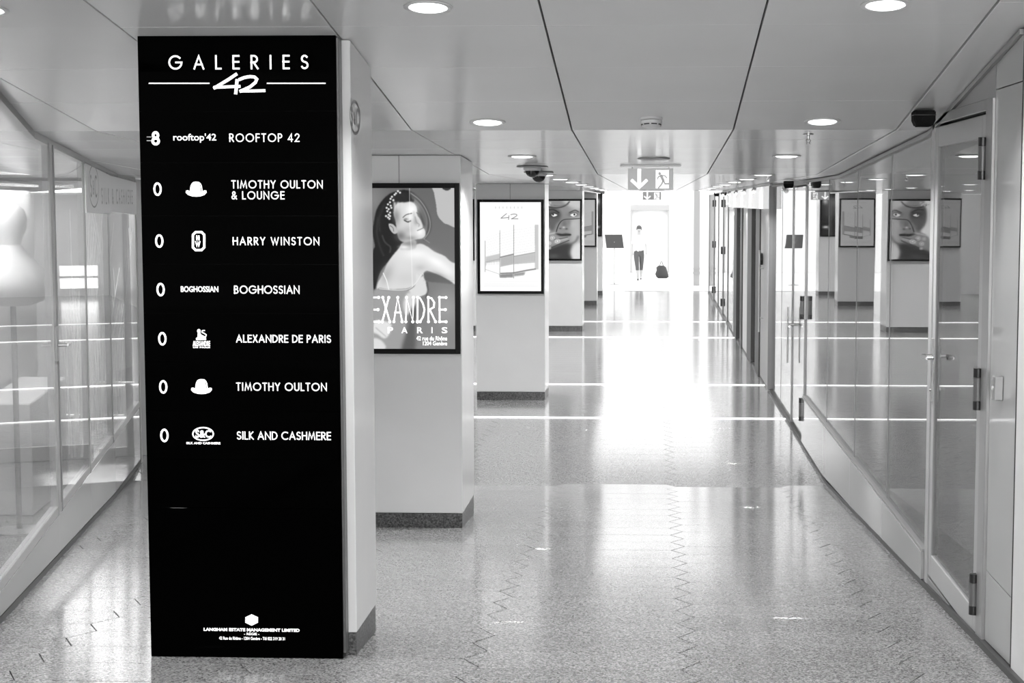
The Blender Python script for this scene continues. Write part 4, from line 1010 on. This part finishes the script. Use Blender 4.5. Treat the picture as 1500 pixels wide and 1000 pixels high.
# sprinklers
def sprinkler(x, y, label):
    s_ = empty('sprinkler', (x, y, ceil_z(y)), label, 'sprinkler', 'ceiling sprinklers')
    MB().lathe([(.030, 0), (.030, -.003), (.012, -.006)], n=24).build('escutcheon', M['steel'], s_, smooth=True, local=True)
    MB().tube((0, 0, -.003), (0, 0, -.03), .007, n=10).build('nozzle', M['steel'], s_, smooth=True, local=True)
    MB().path([(-.004, 0, -.028), (-.014, 0, -.04), (-.002, 0, -.056)], .002, 6).path([(.004, 0, -.028), (.014, 0, -.04), (.002, 0, -.056)], .002, 6).build('frame_arm', M['steel'], s_, local=True)
    MB().lathe([(.016, -.056), (.016, -.058)], n=16).build('deflector', M['steel'], s_, local=True)
for x, y, l in ((.925, 9.85, 'small pendent sprinkler just behind the right-hand downlight before the ceiling bend'), (1.0, 14.3, 'tiny sprinkler in the ceiling before the distant right downlight'), (.98, 19.0, 'farthest tiny sprinkler of the right ceiling row')): sprinkler(x, y, l)
# exit signs
def exit_sign(y, xc, wd, ht, ztop, label, drop):
    zc = ceil_z(y)
    e = empty('exit_sign', (xc, y, ztop - ht), label, 'exit sign')
    MB().box(xc - wd * .67, xc + wd * .67, y - .012, y + .012, zc - .012, zc - .001).build('ceiling_bar', M['alu'], e, bevel=.002)
    for s in (-1, 1): MB().tube((xc + s * wd * .4, y, zc - .01), (xc + s * wd * .4, y, ztop), .003, n=8).build('hanger', M['steel'], e)
    MB().box(xc - wd / 2, xc + wd / 2, y - .006, y + .006, ztop - ht, ztop).build('panel', M['exitgrey'], e, bevel=.001)
    T = lambda u, v: (xc - wd / 2 + u * wd, ztop - v * ht)
    F_ = front3(.0068, y)
    a = MB()
    fillpoly(a, [T(*p) for p in ((.21, 0.02), (.29, .02), (.29, .80), (.21, .80))], F_)
    ribbon(a, [T(.10, .58), T(.25, .88), T(.40, .58)], wd * .065, F_); a.build('arrow', M['exitwhite'], e)
    m2 = MB(); fillpoly(m2, [T(*p) for p in ((.615, .08), (.90, .08), (.90, .93), (.615, .93))], F_); dp = m2.build('doorway_symbol', M['exitwhite'], e)
    G_ = front3(.0076, y); f = MB()
    fillpoly(f, [(T(.70, .24)[0] + wd * .034 * math.cos(t), T(.70, .24)[1] + wd * .034 * math.sin(t)) for t in [2 * math.pi * i / 14 for i in range(14)]], G_)
    for pts, w_ in (([(.735, .36), (.775, .54)], .062), ([(.78, .56), (.745, .73), (.68, .90)], .036), ([(.78, .56), (.82, .72), (.89, .72)], .036), ([(.75, .34), (.81, .34), (.855, .44)], .028), ([(.73, .34), (.67, .40), (.65, .50)], .028)):
        ribbon(f, [T(*p) for p in pts], wd * w_, G_)
    f.build('running_figure', M['exitgrey'], e)
    return e
ytop = at_y(953, 246.5, 12.8).z; ybot = at_y(953, 278, 12.8).z
exit_sign(12.8, at_y(953, 260, 12.8).x, 66 / 2400 * 12.8, ytop - ybot, ytop, 'hanging exit sign with a down arrow and running figure, the large nearer one', 0)
Y_ = 31.5
exit_sign(Y_, at_y(955, 286, Y_).x, 27 / 2400 * Y_, 11.5 / 2400 * Y_, at_y(955, 281, Y_).z, 'small distant exit sign just below the large one', 0)

# ================================================================== LEFT PARTITION ACROSS THE AISLE (d = 16 m)
pt = empty('window_1', (-4.4, 16.0, 0)); tag(pt, kind='structure')
def frame_at(px_a, px_b, name, m_, z0=0.0, z1=CEIL_H - .004, Y=16.0, dp=.06):
    a = at_y(px_a, 450, Y).x; b = at_y(px_b, 450, Y).x
    return MB().box(a, b, Y, Y + dp, z0, z1).build(name, M[m_], pt, bevel=.003)
frame_at(202.6, 211.5, 'frame_post', 'whitealu', 0, 2.74)
MB().box(-4.52, -2.30, 16.025, 16.033, .14, 2.72).build('glass_pane', M['glassleft'], pt)
MB().box(-4.55, -2.27, 16.01, 16.05, 0, .14).build('bottom_rail', M['whitealu'], pt, bevel=.003)
MB().box(-2.31, -2.25, 16.0, 16.06, 0, 2.72).build('frame_post', M['whitealu'], pt, bevel=.003)
wb = MB().box(-8, -7.7, 45.6, 45.8, 0, 2.75)
for q_ in ((-7.7, -6.7, 0, .2), (-7.7, -6.7, .48, .54), (-7.7, -6.7, .82, 2.75), (-6.7, -4.45, 0, 2.75)): wb.box(q_[0], q_[1], 45.6, 45.8, q_[2], q_[3])
tag(wb.build('wall_end', M['cladrough']), kind='structure')
frame_at(200.9, 202.5, 'seal', 'gap', 0, 2.72)
MB().box(-4.94, -2.25, 16.0, 16.06, 2.72, CEIL_H - .004).build('frame_head', M['whitealu'], pt, bevel=.003)
MB().box(-4.94, -4.60, 16.02, 16.06, 0.0, .09).build('frame_sill', M['whitealu'], pt, bevel=.003)
MB().box(-4.935, -4.87, 16.0, 16.06, .0, 2.72).build('frame_post', M['alu'], pt, bevel=.003)
MB().box(-4.87, -4.62, 16.025, 16.033, .09, 2.72).build('glass_pane', M['glassleft'], pt)
# ================================================================== THINGS BEHIND THE LEFT GLASS
mqx, mqy = at_y(16, 340, 11.2).x, 11.2
mq = empty('mannequin', (mqx, mqy, floor_z(mqy)), 'white draped display bust behind the first left shop window', 'mannequin')
c0 = (mqx, mqy, 0)
mb = MB(); mb.lathe([(.004, 1.80), (.12, 1.80), (.20, 1.83), (.255, 1.90), (.265, 1.96), (.235, 2.02), (.17, 2.10), (.10, 2.17), (.068, 2.22), (.075, 2.27), (.105, 2.33), (.112, 2.40), (.095, 2.46), (.05, 2.495), (.004, 2.50)], c=c0, n=36)
mb.build('bust', M['cladrough'], mq, smooth=True)
MB().tube((c0[0], c0[1], floor_z(mqy)), (c0[0], c0[1], 1.80), .02, n=14).lathe([(.18, floor_z(mqy)), (.18, floor_z(mqy) + .02), (.02, floor_z(mqy) + .03)], c=c0, n=28).build('stand', M['alu'], mq, smooth=True)
tw = empty('willow_twigs', (-4.4, 12.6, .6), 'spray of thin white display twigs behind the left shop windows', 'decoration')
RR = random.Random(5)
for k in range(48):
    y = RR.uniform(11.9, 15.0); x = lw(y)[0] - RR.uniform(.06, .22); h = RR.uniform(1.0, 1.9); lean = RR.uniform(-.5, .6)
    pts = [Vector((x - .02 * t * t, y + lean * (t ** 1.6), .62 + h * t)) for t in (0, .25, .5, .75, 1)]
    mb = MB()
    for i in range(4): mb.tube(pts[i], pts[i + 1], .010 * (1 - i * .18), .010 * (1 - (i + 1) * .18), 6)
    mb.build('twig', M['bright'], tw)
bd = empty('added_backing', (-5.4, 11, .6), 'pale backing panels added behind the left shop windows to lighten the glass', 'panel')  # backing added to give the left glass a milky pale tone
for a_, b_ in ((5.6, 8.0), (8.01, 10.4), (10.41, 12.8), (12.81, 15.3)):
    pa, pb = lw(a_), lw(b_)
    MB().wallseg((pa[0] - .95, pa[1]), (pb[0] - .95, pb[1]), .03, (floor_z(a_), floor_z(b_)), (2.62, 2.62)).build('panel', M['cladrough'], bd, bevel=.003)
bx = empty('display_plinth', (-5.2, 11.5, floor_z(11.5)), 'long low white display bench inside the left shop', 'bench')
MB().hexa([(lw(12.1)[0] - .9, 12.1, floor_z(12.1)), (lw(12.1)[0] - .5, 12.1, floor_z(12.1)), (lw(14)[0] - .5, 14, floor_z(14)), (lw(14)[0] - .9, 14, floor_z(14)), (lw(12.1)[0] - .9, 12.1, 1.0), (lw(12.1)[0] - .5, 12.1, 1.0), (lw(14)[0] - .5, 14, 1.0), (lw(14)[0] - .9, 14, 1.0)]).build('body', M['cladrough'], bx, bevel=.01)

# ================================================================== FAR END
def fx(px, Y): return at_y(px, 380, Y).x
# end of the right wall: slim grey column
ec = empty('grey_pier', (fx(1020, 50), 50.1, 0), 'tall narrow grey pier standing at the far right end of the arcade', 'pier')
a, b = fx(1016, 50), fx(1025, 50)
MB().box(a, b, 50, 50.25, 0, 3.2).build('shaft', M['greypanel'], ec, bevel=.01)
MB().box(a - .01, b + .01, 49.98, 50.27, .35, .42).build('band', M['alu'], ec); MB().box(a - .01, b + .01, 49.98, 50.27, .50, .54).build('band', M['alu'], ec)
# shopfront across the far side of the street
sf = empty('far_shopfront', (0, 59.5, 0), 'overexposed pale shop front across the bright far end', 'shop front')
wh = mat('pale_render', .85, .7); M['pale'] = wh
MB().box(-6, fx(924, 59.5), 59.5, 60.0, 0, 4.2).build('wall', wh, sf); MB().box(fx(980, 59.5), 8, 59.5, 60.0, 0, 4.2).build('wall', wh, sf); MB().box(fx(924, 59.5), fx(980, 59.5), 59.5, 60.0, at_y(950, 300, 59.5).z, 4.2).build('wall', wh, sf)
MB().box(fx(924, 59.4), fx(980, 59.4), 59.35, 59.5, at_y(950, 308, 59.4).z, at_y(950, 300, 59.4).z).build('lintel', M['whitealu'], sf, bevel=.01)
for px in (924.5, 979): MB().box(fx(px, 59.4) - .03, fx(px, 59.4) + .03, 59.38, 59.5, 0, at_y(950, 308, 59.4).z).build('door_frame', M['whitealu'], sf)
MB().box(fx(924, 59.5), fx(980, 59.5), 59.62, 59.7, 0, 2.6).build('door_leaf', wh, sf)
# information stand
ist = empty('information_stand', (fx(900, 50.5), 50.5, 0), 'dark tilted board on a thin pole left of the walking person', 'sign stand')
sx = fx(900, 50.5); zt = at_y(900, 343.5, 50.5).z; zb = at_y(900, 362.5, 50.5).z; hw = 13.0 / 2400 * 50.5
MB().hexa([(sx - hw + .03, 50.40, zb), (sx + hw + .02, 50.40, zb), (sx + hw + .02, 50.42, zb - .015), (sx - hw + .03, 50.42, zb - .015), (sx - hw - .03, 50.62, zt), (sx + hw - .04, 50.62, zt), (sx + hw - .04, 50.64, zt - .015), (sx - hw - .03, 50.64, zt - .015)]).build('board', M['darkpanel'], ist)
MB().tube((sx, 50.5, .01), (sx, 50.5, (zt + zb) / 2 - .02), .014, n=12).build('pole', M['alu'], ist, smooth=True)
MB().lathe([(.17, 0), (.17, .012), (.03, .02), (.02, .05)], c=(sx, 50.5, 0), n=28).build('base', M['alu'], ist, smooth=True)

# ================================================================== PERSON (walking away in daylight)
def skinned(name, joints, edges, parent, m_, sub=2, root=0):
    me = bpy.data.meshes.new(name); me.from_pydata([j[0] for j in joints], edges, []); o = bpy.data.objects.new(name, me); col.objects.link(o)
    s = o.modifiers.new('s', 'SKIN'); s.use_smooth_shade = True
    for v, j in zip(me.skin_vertices[0].data if me.skin_vertices else [], joints): v.radius = j[1]
    if not me.skin_vertices:
        bpy.context.view_layer.objects.active = o
    o.modifiers.new('u', 'SUBSURF').levels = sub
    dg = bpy.context.evaluated_depsgraph_get(); dg.update()
    me2 = bpy.data.meshes.new_from_object(o.evaluated_get(dg)); bpy.data.objects.remove(o)
    for p in me2.polygons: p.use_smooth = True
    me2.materials.clear(); me2.materials.append(m_)
    q = bpy.data.objects.new(name, me2); col.objects.link(q); q.parent = parent
    return q
def skin_obj(name, joints, edges, parent, mats, sub=2, root=0, pick=None):
    me = bpy.data.meshes.new(name)
    bm = bmesh.new(); lay = bm.verts.layers.skin.verify()
    vs = [bm.verts.new(j[0]) for j in joints]
    for i, (v, j) in enumerate(zip(vs, joints)):
        v[lay].radius = j[1] if isinstance(j[1], tuple) else (j[1], j[1]); v[lay].use_root = (i == root)
    for a, b in edges: bm.edges.new((vs[a], vs[b]))
    bm.to_mesh(me); bm.free()
    o = bpy.data.objects.new(name, me); col.objects.link(o)
    s = o.modifiers.new('s', 'SKIN'); s.use_smooth_shade = True
    u = o.modifiers.new('u', 'SUBSURF'); u.levels = sub; u.render_levels = sub
    dg = bpy.context.evaluated_depsgraph_get(); dg.update()
    me2 = bpy.data.meshes.new_from_object(o.evaluated_get(dg)); bpy.data.objects.remove(o)
    me2.materials.clear()
    for m_ in mats: me2.materials.append(m_)
    for p in me2.polygons:
        p.use_smooth = True
        if pick: p.material_index = pick(p.center)
    q = bpy.data.objects.new(name, me2); col.objects.link(q); q.parent = parent; return q
PX, PY = fx(936, 53.0), 53.0
per = empty('person', (PX, PY, 0), 'person in a white shirt and dark knee-length trousers walking at the bright far end', 'person')
J = [((0, 0, .95), (.15, .11)), ((0, .01, 1.10), (.13, .10)), ((0, .02, 1.28), (.155, .11)), ((0, .02, 1.42), (.12, .09)), ((0, .0, 1.50), .055), ((0, -.01, 1.57), .062), ((0, -.02, 1.66), (.08, .095)), ((0, -.01, 1.73), (.055, .065)),
     ((-.17, .02, 1.40), .055), ((-.23, .05, 1.14), .042), ((-.21, -.04, .90), .030), ((-.205, -.06, .83), (.022, .034)),
     ((.17, .02, 1.40), .055), ((.23, -.02, 1.14), .042), ((.24, -.12, .92), .030), ((.24, -.15, .85), (.022, .034)),
     ((-.09, .0, .86), .10), ((-.06, -.10, .50), .068), ((-.04, -.04, .28), .055), ((-.03, .02, .08), .036), ((-.03, -.12, .03), (.035, .025)),
     ((.09, .0, .86), .10), ((.08, .06, .50), .068), ((.07, .22, .30), .055), ((.06, .30, .12), .036), ((.06, .22, .03), (.035, .025))]
E = [(0, 1), (1, 2), (2, 3), (3, 4), (4, 5), (5, 6), (6, 7), (3, 8), (8, 9), (9, 10), (10, 11), (3, 12), (12, 13), (13, 14), (14, 15), (0, 16), (16, 17), (17, 18), (18, 19), (19, 20), (0, 21), (21, 22), (22, 23), (23, 24), (24, 25)]
def pk(c):
    if abs(c.x) > .185 and c.z < 1.2: return 0
    if c.z > 1.48: return 0
    if c.z > .97: return 1
    if c.z > .34: return 2
    if c.z < .075: return 3
    return 0
body = skin_obj('body', J, E, per, [M['skin'], M['shirt'], M['trouser'], M['dark']], pick=pk)
# fingers
for side, (hx, hy, hz) in ((-1, (-.205, -.065, .81)), (1, (.24, -.155, .83))):
    for k in range(4):
        skin_obj('finger', [((hx, hy - .024 + k * .016, hz), .009), ((hx, hy - .028 + k * .017, hz - .035), .008), ((hx + .008 * -side, hy - .03 + k * .017, hz - .06 - .006 * (k in (1, 2))), .006)], [(0, 1), (1, 2)], body, [M['skin']], sub=1)
    skin_obj('thumb', [((hx, hy - .02, hz + .03), .010), ((hx, hy - .045, hz + .005), .009), ((hx, hy - .05, hz - .02), .007)], [(0, 1), (1, 2)], body, [M['skin']], sub=1)
def sph(name, c, r, m_, parent, n=12):
    prof = [(max(.001, r[0] * math.sin(math.pi * i / n)), -r[2] * math.cos(math.pi * i / n)) for i in range(n + 1)]
    mb = MB().lathe(prof, n=16); mb.v = [(v[0] + c[0], v[1] * r[1] / r[0] + c[1], v[2] + c[2]) for v in mb.v]
    return mb.build(name, m_, parent, smooth=True, local=True)
sph('hair', (0, .005, 1.70), (.088, .102, .095), M['hair'], body)
for s in (-1, 1):
    sph('eye', (s * .032, -.108, 1.665), (.011, .008, .008), M['shirt'], body, 8); sph('ear', (s * .085, -.01, 1.655), (.012, .022, .03), M['skin'], body, 8)
sph('nose', (0, -.118, 1.635), (.012, .020, .022), M['skin'], body, 8); sph('mouth', (0, -.108, 1.60), (.024, .008, .006), M['hair'], body, 8)
# dark soft bag standing on the ground
bgx = fx(969, 55.0)
bg = empty('soft_bag', (bgx, 55.0, 0), 'dark crumpled soft bag on the floor right of the walking person', 'bag')
mb = MB(); n = 14
prof = [(.14, .20), (.20, .24), (.22, .34), (.19, .46), (.15, .56), (.10, .62)]
mb.lathe([(r, z - .20) for r, z in prof], c=(bgx, 55, 0), n=n)
mb.v = [(bgx + (v[0] - bgx) * (1 + .12 * math.sin(7 * v[2] * 3 + i)) + .12 * (.3 - v[2]), v[1] * .5 + 27.5, v[2]) for i, v in enumerate(mb.v)]
mb.build('pouch', M['darkpanel'], bg, smooth=True)
mb = MB(); mb.path([(bgx - .06 + .10 * (1 - abs(k - 4) / 4) * .0 + .015 * k, 55.0, .40 + .16 * math.sin(math.pi * k / 8)) for k in range(9)], .010, 8); mb.build('strap', M['darkpanel'], bg)
# end objects are lights only; nothing else to do
